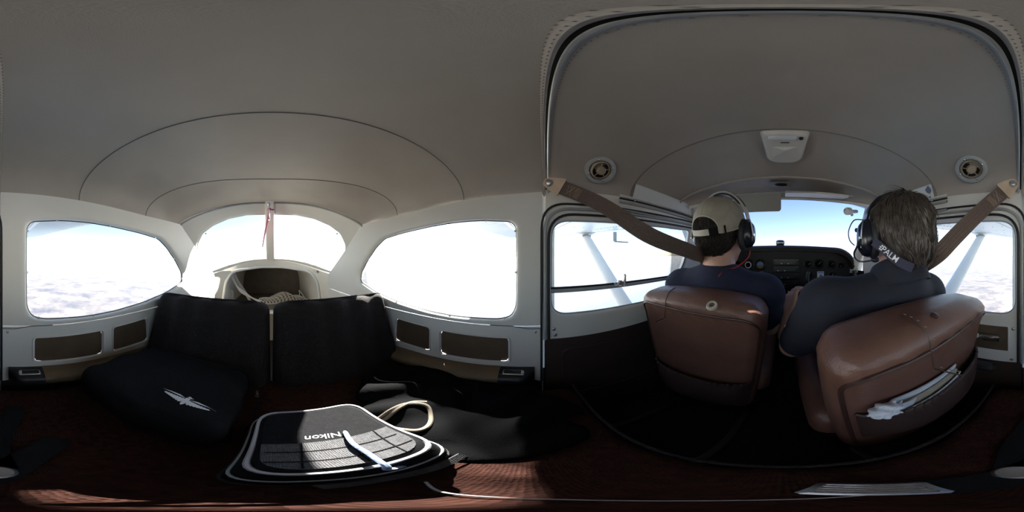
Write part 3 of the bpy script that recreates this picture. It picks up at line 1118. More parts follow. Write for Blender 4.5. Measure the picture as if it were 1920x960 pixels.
def make_wing(s):
    side = 'left' if s < 0 else 'right'
    wg = thing('wing', 'white high wing with lift strut outside the %s cabin windows' % side, 'wing', (s * 0.7, 0.2, 0.2), 'wings of the aircraft')
    def foil(X, c0, c1):
        z0 = WZ(X)
        ch = LE - TE
        lo_, up_ = [], []
        for t in np.linspace(c0, c1, 14):
            Y = LE - ch * t
            th = 0.6 * ch * 0.12 * (0.2969 * math.sqrt(t) - 0.126 * t - 0.3516 * t * t + 0.2843 * t ** 3 - 0.1036 * t ** 4) * 5
            lo_.append((s * X, Y, z0 - 0.25 * th + 0.03 * (1 - t) * (t < 0.2) * (1 - t / 0.2)))
            up_.append((s * X, Y, z0 + 0.02 + th * 1.7))
        return lo_ + up_[::-1]
    xs = np.concatenate([np.linspace(0.56, 5.0, 16), [5.15, 5.25]])
    rows = []
    for X in xs:
        r = A3(foil(X, 0.0, 0.72))
        if X > 5.0:
            m_ = r.mean(0)
            r = m_ + (r - m_) * (0.9 if X < 5.2 else 0.7) * A3((1, 1, 1)) + 0
            r[:, 0] = s * X
        rows.append(r)
    wm = MB().grid(rows, closed_v=True)
    wm.f.append(tuple(range(len(wm.v) - 28, len(wm.v))))
    wm.build('wing_panel', 'wing_paint', wg)
    for nm, a, b_ in (('flap', 0.60, 2.72), ('aileron', 2.75, 4.95)):
        f_ = MB().grid([A3(foil(X, 0.725, 1.0)) for X in np.linspace(a, b_, 10)], closed_v=True).build(nm, 'wing_paint', wg)
        rib = MB()
        for X in np.arange(a + 0.05, b_, 0.085):
            lo_ = foil(X, 0.745, 0.985)[:14]
            rib.tube([A3(p) + A3((0, 0, -0.001)) for p in lo_[::3]], 0.006, 5)
        tag(rib.build('pressed_ribs', 'wing_paint', f_), kind='stuff')
    rv = MB()
    for t in (0.03, 0.24, 0.47, 0.70):
        for X in np.arange(0.65, 4.9, 0.045):
            p = A3(foil(X, t, 1.0)[0])
            rv.box(p - A3((0, 0, 0.001)), (0.009, 0.009, 0.003))
    for X in np.arange(0.9, 4.9, 0.42):
        for p in A3(foil(X, 0.03, 0.71)[:14]):
            rv.box(p - A3((0, 0, 0.001)), (0.009, 0.009, 0.003))
    tag(rv.build('rivets', 'rivet', wg, smooth=False), kind='stuff')
    # lift strut from the lower fuselage to the wing
    top = A3((s * 2.15, 0.78, WZ(2.15) - 0.01))
    bot = A3((s * 0.62, 0.62, -0.55))
    ax = nrm(top - bot)
    R = frame_from(ax, (0, 1, 0))
    rows = []
    for t in np.linspace(0, 1, 10):
        c = bot * (1 - t) + top * t
        row = []
        for k in range(16):
            a = 2 * math.pi * k / 16
            row.append(c + A3((0, 1, 0)) * 0.060 * math.cos(a) + nrm(np.cross(ax, (0, 1, 0))) * 0.026 * math.sin(a))
        rows.append(row)
    MB().grid(rows, closed_v=True).build('lift_strut', 'wing_paint', wg)
    ff = MB()
    rows = []
    for t in np.linspace(0, 1, 7):
        c = top + A3((0, 0, 0.02)) - ax * 0.16 * t
        e = 1.9 * (1 - t) ** 1.6 + 1.0
        rows.append([c + A3((0, 1, 0)) * 0.062 * e * math.cos(2 * math.pi * k / 16) + nrm(np.cross(ax, (0, 1, 0))) * 0.030 * e ** 0.5 * math.sin(2 * math.pi * k / 16) for k in range(16)])
    ff.grid(rows, closed_v=True)
    ff.build('strut_fairing', 'wing_paint', wg)
    if s < 0:
        pt = MB()
        q = onX(1153, 437, -1.75)
        z0 = WZ(1.75)
        pt.box((-1.75, q[1], z0 - 0.055), (0.02, 0.05, 0.12), bev=0.006)
        pt.tube([(-1.75, q[1] - 0.01, z0 - 0.118), (-1.75, q[1] + 0.20, z0 - 0.118)], 0.010, 8)
        pt.build('pitot_tube', 'grey_metal_paint', wg)
    return wg


make_wing(-1)
make_wing(1)
tl = thing('tail', 'white tail cone and tailplane behind the rear window', 'tail', (0, -3.5, -0.6))
MB().grid([[(rx * math.cos(a), Y, zc + rz * math.sin(a)) for a in np.linspace(0, 2 * math.pi, 25)[:-1]] for Y, rx, rz, zc in
           ((-1.872, 0.37, 0.30, -0.36), (-2.8, 0.26, 0.23, -0.36), (-3.8, 0.18, 0.17, -0.33), (-5.0, 0.10, 0.12, -0.30), (-5.6, 0.03, 0.06, -0.28))], closed_v=True).build('tail_cone', 'wing_paint', tl)
for s in (-1, 1):
    MB().grid([[(s * X, Y0 + dy, -0.30 + dz) for dy, dz in ((0, 0), (-0.15, 0.035), (-ch * 0.6, 0.025), (-ch, 0), (-ch * 0.6, -0.025), (-0.15, -0.035))] for X, Y0, ch in ((0.05, -4.5, 0.95), (1.75, -4.75, 0.62))], closed_v=True).build('tailplane', 'wing_paint', tl)
MB().grid([[(dx, Y0 - dy, z) for dx, dy in ((0, 0), (0.04, 0.15), (0.03, ch * 0.6), (0, ch), (-0.03, ch * 0.6), (-0.04, 0.15))] for z, Y0, ch in ((-0.25, -4.3, 1.2), (1.25, -5.1, 0.6))], closed_v=True).build('fin', 'wing_paint', tl)


def fbm(X, Y, seed, octs=5, f0=1.0):
    r_ = np.random.default_rng(seed)
    out = np.zeros_like(X)
    amp = 1.0
    f = f0
    for _ in range(octs):
        for _k in range(4):
            a = r_.random() * 6.283
            ph = r_.random() * 6.283
            out += amp * np.sin(f * (X * math.cos(a) + Y * math.sin(a)) + ph + 1.7 * np.sin(0.6 * f * (X * math.sin(a) - Y * math.cos(a)) + ph * 2)) * 0.35
        amp *= 0.5
        f *= 2.03
    return out


ALT = -760.0
HAZE = 1.05e-4
# land: a coastal plain with low hills, off the right side
n_ = 260
uu = np.sinh(np.linspace(-1, 1, n_) * 4.2) / math.sinh(4.2)
gx = 900 + (np.sinh(np.linspace(0, 1, n_) * 4.0) / math.sinh(4.0)) * 60000 - 900 + 300
gy = uu * 60000
GX, GY = np.meshgrid(gx, gy, indexing='ij')
coast = 260 + 240 * np.sin(GY[0] / 2600.0) + 120 * np.sin(GY[0] / 900.0 + 1) + np.abs(GY[0]) * 0.04 + np.where(GY[0] > 0, GY[0] * 0.10, 0)
GX = GX + coast[None, :]
H = fbm(GX / 2600.0, GY / 2600.0, 3, 6)
dist = np.clip((GX - coast[None, :]) / 2500.0, 0, 1)
HZ = ALT + 1.0 + np.maximum(0, (H * 60 + 55)) * dist
L = MB().grid(np.stack([GX, GY, HZ], -1))
lm = bpy.data.materials.new('coastal_land')
lm.use_nodes = True
nt = lm.node_tree
bs = nt.nodes['Principled BSDF']
bs.inputs['Roughness'].default_value = 0.9
bs.inputs['Specular IOR Level'].default_value = 0.1
tc = nt.nodes.new('ShaderNodeTexCoord')
mp = nt.nodes.new('ShaderNodeMapping')
mp.inputs['Scale'].default_value = (0.001, 0.001, 0.001)
nt.links.new(tc.outputs['Object'], mp.inputs[0])
n1 = nt.nodes.new('ShaderNodeTexNoise')
n1.inputs['Scale'].default_value = 3.0
n1.inputs['Detail'].default_value = 12
n1.inputs['Roughness'].default_value = 0.68
nt.links.new(mp.outputs[0], n1.inputs[0])
r1 = nt.nodes.new('ShaderNodeValToRGB')
r1.color_ramp.elements[0].position = 0.36
r1.color_ramp.elements[0].color = (0.040, 0.046, 0.066, 1)  # bluish cast puts the blue of haze into the land colour
r1.color_ramp.elements[1].position = 0.62
r1.color_ramp.elements[1].color = (0.19, 0.165, 0.15, 1)
e_ = r1.color_ramp.elements.new(0.50)
e_.color = (0.095, 0.090, 0.098, 1)
nt.links.new(n1.outputs['Fac'], r1.inputs[0])
v1 = nt.nodes.new('ShaderNodeTexVoronoi')
v1.inputs['Scale'].default_value = 7.0
v1.feature = 'DISTANCE_TO_EDGE'
nt.links.new(mp.outputs[0], v1.inputs['Vector'])
r2_ = nt.nodes.new('ShaderNodeValToRGB')
r2_.color_ramp.elements[0].position = 0.0
r2_.color_ramp.elements[0].color = (0.75, 0.70, 0.66, 1)
r2_.color_ramp.elements[1].position = 0.05
r2_.color_ramp.elements[1].color = (1, 1, 1, 1)
nt.links.new(v1.outputs['Distance'], r2_.inputs[0])
mm = nt.nodes.new('ShaderNodeMixRGB')
mm.blend_type = 'MULTIPLY'
mm.inputs[0].default_value = 1.0
nt.links.new(r1.outputs[0], mm.inputs[1])
nt.links.new(r2_.outputs[0], mm.inputs[2])
nt.links.new(mm.outputs[0], bs.inputs['Base Color'])
tag(make_obj('ground', L.v, L.f, lm), 'hazy dry coastal land far below the right side windows', None, kind='structure')
sm = bpy.data.materials.new('open_sea')
sm.use_nodes = True
nt = sm.node_tree
bs = nt.nodes['Principled BSDF']
bs.inputs['Base Color'].default_value = (0.035, 0.070, 0.12, 1)
bs.inputs['Roughness'].default_value = 0.28
tc = nt.nodes.new('ShaderNodeTexCoord')
n1 = nt.nodes.new('ShaderNodeTexNoise')
n1.inputs['Scale'].default_value = 0.012
n1.inputs['Detail'].default_value = 8
nt.links.new(tc.outputs['Object'], n1.inputs[0])
bp = nt.nodes.new('ShaderNodeBump')
bp.inputs['Strength'].default_value = 0.35
bp.inputs['Distance'].default_value = 14.0
nt.links.new(n1.outputs['Fac'], bp.inputs['Height'])
nt.links.new(bp.outputs[0], bs.inputs['Normal'])
q = 90000
seab = MB().grid([[(x, y, ALT) for x in np.linspace(-q, q, 7)] for y in np.linspace(-q, q, 7)])
tag(make_obj('sea', seab.v, seab.f, sm), 'pale blue sea far below the left side windows', None, kind='structure')

# low marine haze over sea and land, below the aircraft
hz = bpy.data.materials.new('sea_haze')
hz.use_nodes = True
nt = hz.node_tree
nt.nodes.remove(nt.nodes['Principled BSDF'])
vs_ = nt.nodes.new('ShaderNodeVolumeScatter')
vs_.inputs['Color'].default_value = (0.93, 0.96, 1.0, 1)
vs_.inputs['Density'].default_value = HAZE
vs_.inputs['Anisotropy'].default_value = 0.55
nt.links.new(vs_.outputs[0], nt.nodes['Material Output'].inputs['Volume'])
hb = MB().box((0, 0, (ALT - 20 - 25) / 2), (176000, 176000, -(ALT - 20) - 25))
tag(make_obj('haze', hb.v, hb.f, hz, smooth=False), 'pale low haze lying over the sea and coast', None, kind='structure')

# ------------------------------------------------------------------ rear bench seat
CUSH = -0.48                   # top of the bench cushion below eye level
bench = thing('bench_seat', 'dark brown woven rear bench seat with a split backrest', 'bench', (0, -0.35, -0.80))


def bench_back(P, c, hw):
    # local frame: x across, y through the back, z up along the recline
    ang = RAD(17)
    R = np.array([[1, 0, 0], [0, math.cos(ang), -math.sin(ang)], [0, math.sin(ang), math.cos(ang)]])
    q = (P - A3(c)) @ R
    t = np.clip((q[:, 2] + 0.24) / 0.48, 0, 1)
    hw = np.where(q[:, 0] * c[0] > 0, hw + 0.004 * (1 - t), hw + 0.014 * t)
    bul = 0.012 * np.cos(np.clip(q[:, 0] / hw, -1, 1) * 1.5) + 0.006 * np.cos(q[:, 0] * 62)
    k = np.abs(q) - np.stack([hw - 0.035 - 0.020 * t, 0.050 + bul - 0.035, np.full(len(q), 0.24 - 0.035)], -1)
    return np.linalg.norm(np.maximum(k, 0), axis=-1) + np.minimum(k.max(-1), 0) - 0.035


HB = 0.243
for s in (-1, 1):
    cc = (s * (HB + 0.001), -0.545, -0.408)
    f = lambda P, c=cc: bench_back(P, c, HB)
    o = sdf_obj('backrest', f, (cc[0] - 0.27, -0.75, -0.68), (cc[0] + 0.27, -0.36, -0.10), 0.0085, 'bench_back_fabric', bench)
    # piping around the top edge
    ang = RAD(17)
    path = round_poly([(-(HB - 0.006), -0.20), (-(HB - 0.022), 0.243), (HB - 0.022, 0.243), (HB - 0.006, -0.20)], [0, 0.05, 0.05, 0], 7)
    pp = [A3(cc) + A3((p[0], -math.sin(ang) * p[1] + 0.046 * math.cos(ang) - 0.012, math.cos(ang) * p[1] + 0.046 * math.sin(ang) - 0.006)) for p in path]
    MB().tube(pp, 0.0045, 6).build('piping', 'bench_back_fabric', o)
fc = lambda P: s_box(P - A3((0, 0, 0)) , (0, -0.19, -0.555), (0.468, 0.33, 0.075), 0.04) - 0.004 * np.cos(P[:, 0] * 50)
sdf_obj('cushion', fc, (-0.52, -0.56, -0.66), (0.52, 0.18, -0.45), 0.011, 'bench_fabric', bench)
MB().box((0, -0.22, -0.715), (0.86, 0.50, 0.17), bev=0.02).build('seat_base', 'black_matte', bench)
MB().tube(catmull([(-0.47, 0.135, -0.49), (-0.2, 0.138, -0.487), (0.2, 0.138, -0.487), (0.47, 0.135, -0.49)], 8), 0.004, 6).build('cushion_piping', 'bench_back_fabric', bench)

# ---- baggage area: strap with buckle, knitted net
st = thing('tie_down_strap', 'white webbing strap with a plastic buckle hanging in the baggage arch', 'strap', (0.25, -1.4, -0.42))
cv = catmull([onY(431, 503, -1.33), onY(436, 520, -1.31), onY(447, 540, -1.34), onY(462, 552, -1.40), onY(480, 562, -1.45), onY(505, 572, -1.46)], 6)
MB().strip(cv, (0.0, 1.0, 0.25), [0.022 + 0.010 * math.sin(i * 0.5) for i in range(len(cv))], 0.0022).build('webbing', 'strap_white', st)
cv = catmull([onY(437, 507, -1.34), onY(446, 528, -1.36), onY(458, 545, -1.42), onY(470, 566, -1.47)], 6)
MB().strip(cv, (0.3, 1.0, 0.1), 0.026, 0.0022).build('webbing_tail', 'strap_white', st)
bkl = MB()
bkl.box(onY(434, 553, -1.38), (0.040, 0.016, 0.075), bev=0.006)
bkl.box(onY(434, 546, -1.365), (0.022, 0.010, 0.022), bev=0.003)
bkl.build('buckle', 'cream_plastic', st)
net = MB()
nv = []
NU, NV = 30, 13
for j in range(NV):
    row = []
    for i in range(NU):
        u = i / (NU - 1)
        v = j / (NV - 1)
        X = 0.10 - 0.44 * u + 0.02 * math.sin(7 * v + 3 * u)
        Y = -1.44 - 0.16 * v + 0.02 * math.sin(9 * u)
        hgt = 0.022 + 0.050 * math.sin(math.pi * min(1, u * 1.1)) ** 0.7 * (0.6 + 0.5 * u)
        z = -0.43 + hgt * (math.sin(math.pi * v) ** 0.6 if 0 < v < 1 else 0) * (1 + 0.30 * math.sin(13 * u + 4 * v)) + 0.004 * rng.random()
        row.append((X, Y, z))
    nv.append(row)
nv = np.array(nv)
for j in range(NV - 1):
    for i in range(NU - 1):
        a, b_, c, d = nv[j, i], nv[j, i + 1], nv[j + 1, i + 1], nv[j + 1, i]
        m_ = (a + b_ + c + d) / 4
        if (i + j) % 2 == 0:
            net.tube([a, m_ + A3((0, 0, 0.003)), c], 0.0022, 4, cap=False)
            net.tube([b_, m_, d], 0.0022, 4, cap=False)
        else:
            net.tube([a, b_], 0.0024, 4, cap=False)
            net.tube([a, d], 0.0024, 4, cap=False)
ng = thing('baggage_net', 'crumpled cream cord net lying in the baggage arch', 'net', (-0.07, -1.5, -0.435))
tag(net.build('net_mesh', 'net_cord', ng), kind='stuff')
MB().tube(catmull([tuple(nv[0, i]) for i in range(0, NU, 2)] + [(-0.255, -1.47, -0.32), (-0.262, -1.5, -0.36), (-0.255, -1.52, -0.42)], 4), 0.004, 6).build('edge_cord', 'net_cord', ng)
MB().grid(nv + A3((0, 0, -0.012))).build('net_fold', 'baggage_brown', ng)

# ---- camera bag with the lettered lid
bag = thing('camera_bag', 'black camera bag with a grey sunlit lid edge and white piping on the bench', 'bag', (-0.06, -0.18, CUSH))
BX, BY, BH = (-0.152, 0.016), (-0.275, -0.096), 0.088
bc = ((BX[0] + BX[1]) / 2, (BY[0] + BY[1]) / 2)


def bag_outline(g):
    return round_poly([(BX[0] - g, BY[0] - g), (BX[1] + g, BY[0] - g), (BX[1] + g, BY[1] + g), (BX[0] - g, BY[1] + g)], 0.038, 7)


rows = []
for g, z in ((0.004, 0.0), (0.016, 0.008), (0.018, 0.030), (0.013, 0.040), (0.013, 0.044), (0.009, 0.060), (0.004, 0.074), (0.0, 0.082), (-0.006, BH)):
    rows.append([(p[0], p[1], CUSH + z) for p in bag_outline(g)])
o_ = MB().grid(rows, closed_v=True)
k_ = len(rows[0])
o_.f.append(tuple(range(len(o_.v) - k_, len(o_.v))))
o_.f.append(tuple(range(k_ - 1, -1, -1)))
o_.build('bag_body', 'black_nylon', bag)
for g, z, r, m_ in ((0.0035, 0.080, 0.0034, 'white_piping'), (0.0145, 0.043, 0.0018, 'white_piping'), (0.019, 0.014, 0.0022, 'black_plastic')):
    MB().tube([(p[0], p[1], CUSH + z) for p in bag_outline(g)], r, 6, closed=True).build('piping', m_, bag)
ytop = CUSH + BH
lid = MB()
ol = bag_outline(-0.006)
YC = -0.172
lp = [p for p in ol if p[1] > YC]
pl = sorted(lp, key=lambda p: math.atan2(p[1] - YC, p[0] - bc[0]))
pl = [(BX[1] - 0.005, YC)] + [tuple(p) for p in pl] + [(BX[0] + 0.006, YC)]
lid.prism(pl, (0, 0, ytop - 0.001), np.eye(3), 0.0035)
lo_ = lid.build('grey_lid_panel', 'grey_nylon', bag, smooth=False)
sm_ = MB()
for y_ in (-0.120, -0.146):
    sm_.tube([(BX[0] + 0.012, y_, ytop + 0.003), (BX[1] - 0.01, y_ - 0.003, ytop + 0.003)], 0.0012, 5)
for x_ in (-0.112, -0.072, -0.02):
    sm_.tube([(x_, -0.103, ytop + 0.003), (x_ - 0.012, YC, ytop + 0.003)], 0.0010, 5)
sm_.build('lid_seams', 'black_nylon', lo_)
lettering('lettering', 'Nikon', 0.0185, (-0.062, -0.186, ytop + 0.0008), np.eye(3), 'white_print', bag, shear=0.2, bold=0.0001)
MB().strip(catmull([(-0.155, -0.066, CUSH + 0.020), (-0.11, -0.070, CUSH + 0.018), (-0.06, -0.075, CUSH + 0.012), (-0.02, -0.070, CUSH + 0.006)], 6), (0.0, 0.7, 0.7), 0.014, 0.002).build('side_strap', 'grey_nylon', bag)
# cords over the bag
cv = catmull([onZ(640, 792, -0.42), onZ(648, 812, -0.392), onZ(662, 832, -0.384), onZ(690, 850, -0.382), onZ(722, 872, -0.384), onZ(728, 880, -0.40), onZ(760, 872, -0.44)], 7)
cv2 = catmull([onZ(640, 792, -0.42), onZ(680, 785, -0.465), onZ(740, 795, -0.465), onZ(790, 825, -0.465), onZ(812, 842, -0.470), onZ(822, 860, -0.473)], 7)
tag(MB().tube(np.concatenate([cv2[::-1], cv[1:]]), 0.0035, 8).build('cord', 'blue_cord'), 'thin blue and white cord looped over the camera bag', 'cord')
tag(MB().tube(catmull([(-0.072, -0.052, -0.474), (-0.050, -0.028, -0.4735), (-0.039, 0.001, -0.4735), (-0.026, 0.020, -0.4735), (-0.006, 0.034, -0.4735), (0.03, 0.045, -0.4735)], 8), 0.0012, 6).build('cord', 'white_piping'), 'thin white cord lying across the woven seat cushion', 'cord')

# ---- soft black bag with winged emblem
fb = lambda P: smin(s_box(P, (0.245, -0.312, -0.420), (0.185, 0.140, 0.058), 0.045), s_ell(P, (0.25, -0.312, -0.373), (0.15, 0.11, 0.022)), 0.03) + 0.004 * np.sin(P[:, 0] * 37 + P[:, 1] * 21) * np.cos(P[:, 1] * 33)
dg_ = thing('shoulder_bag', 'soft black bag with a pale winged emblem on the bench', 'bag', (0.245, -0.33, CUSH))
sdf_obj('bag_body', fb, (0.03, -0.51, -0.50), (0.46, -0.15, -0.33), 0.008, 'black_nylon', dg_)
em = MB()
ex, ey = nrm(A3((-0.110, 0.014, 0))), None
ec = A3((0.145, -0.246, -0.34))
ey = nrm(A3((-0.014, -0.110, 0)))
def emp(x, y):
    return ec + ex * x + ey * y


def empoly(pts):
    q = project(fb, [emp(*p) for p in pts], (0, 0, -1), 0.2, 0.0015)
    em.add(q, [tuple(range(len(q)))])


for s in (-1, 1):
    for i in range(7):
        a0 = 0.004 + i * 0.0062
        ln = 0.016 - 0.0012 * i
        k = 1 - i / 9
        empoly([(s * a0, 0.006 * k), (s * (a0 + 0.0052), 0.0062 * k + 0.0008), (s * (a0 + 0.009), -0.004 * k + 0.002), (s * (a0 + 0.007), -0.010 * k + 0.002), (s * (a0 + 0.002), -0.006 * k)])
    empoly([(s * 0.004, 0.009), (s * 0.020, 0.0125), (s * 0.040, 0.0100), (s * 0.060, 0.006), (s * 0.040, 0.0075), (s * 0.020, 0.0085)])
empoly([(-0.004, 0.012), (0.004, 0.012), (0.0055, 0.0), (0.003, -0.010), (0, -0.013), (-0.003, -0.010), (-0.0055, 0.0)])
empoly([(0.0, 0.019), (0.004, 0.0165), (0.009, 0.0165), (0.004, 0.013), (-0.003, 0.0135), (-0.003, 0.017)])
em.build('winged_emblem', 'emblem_grey', dg_, smooth=False)
MB().tube(project(fb, [(x, -0.46 + 0.0 * x, -0.38) for x in np.linspace(0.09, 0.40, 20)], (0, 0, -1), 0.2, 0.001), 0.004, 6).build('zip', 'black_plastic', dg_)
cv = catmull([(0.08, -0.45, -0.40), (0.16, -0.44, -0.345), (0.27, -0.43, -0.335), (0.37, -0.44, -0.355), (0.43, -0.44, -0.42)], 7)
MB().strip(project(fb, cv, (0, 0, -1), 0.2, 0.002), (0, 0, 1), 0.028, 0.003).build('carry_strap', 'black_matte', dg_)

# ---- guessed black jacket, added to cover sunlit cushion and keep this end dark
fj = lambda P: smax(-0.479 - P[:, 2], smin(s_ell(P, (-0.315, -0.14, -0.478), (0.185, 0.25, 0.036)), s_ell(P, (-0.34, -0.30, -0.47), (0.13, 0.12, 0.045)), 0.05), 0.004) + 0.006 * np.sin(P[:, 0] * 48 + 3 * np.sin(P[:, 1] * 22)) + 0.004 * np.sin(P[:, 1] * 60 + P[:, 0] * 30)
tag(sdf_obj('jacket', fj, (-0.53, -0.44, -0.495), (-0.08, 0.18, -0.40), 0.009, 'jacket_black', None, angle=180), 'guessed crumpled black jacket added to keep the left end of the bench cushion dark', 'jacket')

lp = catmull([onZ(700, 793, -0.470), onZ(730, 782, -0.470), onZ(765, 772, -0.470), onZ(800, 772, -0.470), onZ(808, 790, -0.470), onZ(800, 808, -0.470), onZ(776, 816, -0.470), onZ(740, 806, -0.466), onZ(712, 796, -0.464), onZ(728, 786, -0.462),
              onZ(770, 768, -0.464), onZ(800, 766, -0.468)], 7)
jz = project(fj, lp * A3((1, 1, 0)) + A3((0, 0, -0.3)), (0, 0, -1), 0.3)
lp = np.array([(p[0], p[1], max(p[2], q[2] + 0.004 if q[2] > -0.49 else p[2])) for p, q in zip(lp, jz)])
tag(MB().tube(lp, 0.0048, 8).build('rope', 'beige_rope'), 'beige braided rope coiled on the bench behind the camera bag', 'rope')

# ---- lap belt buckles on the bench
bu = thing('lap_belt_buckle', 'shiny ridged lap belt buckle lying in a spot of sun on the cushion', 'buckle', (0.035, 0.055, -0.477))
bb = MB()
Rz = np.array([[math.cos(0.5), math.sin(0.5), 0], [-math.sin(0.5), math.cos(0.5), 0], [0, 0, 1]])
bb.box((0.035, 0.056, -0.470), (0.056, 0.036, 0.010), Rz, 0.004)
bb.build('buckle_plate', 'steel', bu)
for k in range(5):
    MB().box(A3((0.035, 0.056, -0.464)) + Rz @ A3((0, (k - 2) * 0.006, 0)), (0.046, 0.003, 0.003), Rz, 0.001).build('ridge', 'chrome', bu)
MB().strip(catmull([(0.055, 0.045, -0.474), (0.10, 0.02, -0.474), (0.16, -0.01, -0.474), (0.22, -0.06, -0.474)], 6), (0, 0, 1), 0.042, 0.0025).build('belt_webbing', 'black_matte', bu)
bu = thing('lap_belt_tongue', 'chrome belt tongue at the right end of the bench beside the armrest', 'buckle', (0.42, -0.30, -0.46))
p = onX(248, 691, 0.42)
t_ = MB()
t_.box(p, (0.026, 0.036, 0.012), bev=0.003)
t_.box(p + A3((0.0, -0.03, 0.004)), (0.018, 0.030, 0.004), bev=0.001)
t_.build('tongue_plate', 'chrome', bu)
MB().strip(catmull([p + A3((0.0, -0.03, 0)), p + A3((0.02, -0.09, -0.03)), p + A3((0.03, -0.14, -0.07)), p + A3((0.03, -0.17, -0.12))], 5), (-0.8, 0.2, 0.5), 0.040, 0.0025).build('belt_webbing', 'black_matte', bu)
bu = thing('floor_belt_buckle', 'oval metal belt fitting on the cushion near the right door', 'buckle', (0.14, 0.0, -0.477))
p = onZ(1906, 886, -0.474)
MB().lathe([(0.0001, 0), (0.016, 0), (0.019, 0.003), (0.016, 0.006), (0.0001, 0.007)], p, (0, 0, 1), 20, sx=1.0).build('oval_plate', 'steel', bu)
MB().strip(catmull([p + A3((0.01, 0, 0)), p + A3((0.08, 0.01, 0.0)), p + A3((0.16, 0.0, 0.0)), p + A3((0.24, -0.02, 0.0))], 5), (0, 0, 1), 0.040, 0.0025).build('belt_webbing', 'black_matte', bu)
rg = thing('ring_clip', 'small bright metal ring hanging on the split of the bench back', 'ring', onY(478, 815, -0.17))
p = onZ(478, 815, -0.45)
MB().tube([p + A3((0.010 * math.cos(a), 0.004 * math.sin(a), 0.010 * math.sin(a))) for a in np.linspace(0, 2 * math.pi, 25)[:-1]], 0.0028, 8, closed=True).build('ring', 'chrome', rg)
p2 = onY(482, 745, -0.40)
MB().strip([p + A3((0, -0.004, 0.006)), p * 0.5 + p2 * 0.5 + A3((0, 0, 0.01)), p2], (0, 0.8, 0.6), 0.006, 0.002).build('ring_lace', 'black_nylon', rg)
chn = MB()
for k in range(7):
    q_ = onY(482, 733 + 4.4 * k, -0.40)
    chn.tube([q_ + A3((0.007 * (1 - abs(k - 3) / 5) * math.cos(a), 0.002, 0.0035 * math.sin(a))) for a in np.linspace(0, 2 * math.pi, 13)[:-1]], 0.0012, 6, closed=True)
chn.build('chain', 'chrome', rg)

# ------------------------------------------------------------------ front seats
def seat_sdf(P, cx, ytop, ztop_, rake=RAD(7)):
    # rear face leans: top aft, bottom forward
    R = np.array([[1, 0, 0], [0, math.cos(rake), -math.sin(rake)], [0, math.sin(rake), math.cos(rake)]])
    q = (P - A3((cx, ytop + 0.055, ztop_))) @ R
    t = np.clip(-q[:, 2] / 0.56, 0, 1)
    hw = 0.232 - 0.060 * t ** 1.2
    dome = -0.028 * (np.abs(q[:, 0]) / 0.22) ** 2.4
    th = 0.056 + 0.014 * np.exp(-((q[:, 2] + 0.03) / 0.05) ** 2) - 0.012 * t
    x = np.abs(q[:, 0]) - (hw - 0.05)
    y = np.abs(q[:, 1]) - (th - 0.045)
    z = np.abs(q[:, 2] + 0.29 - dome / 2) - (0.29 + dome / 2 - 0.05)
    k = np.stack([x, y, z], -1)
    d = np.linalg.norm(np.maximum(k, 0), axis=-1) + np.minimum(k.max(-1), 0) - 0.048
    return d * 0.9


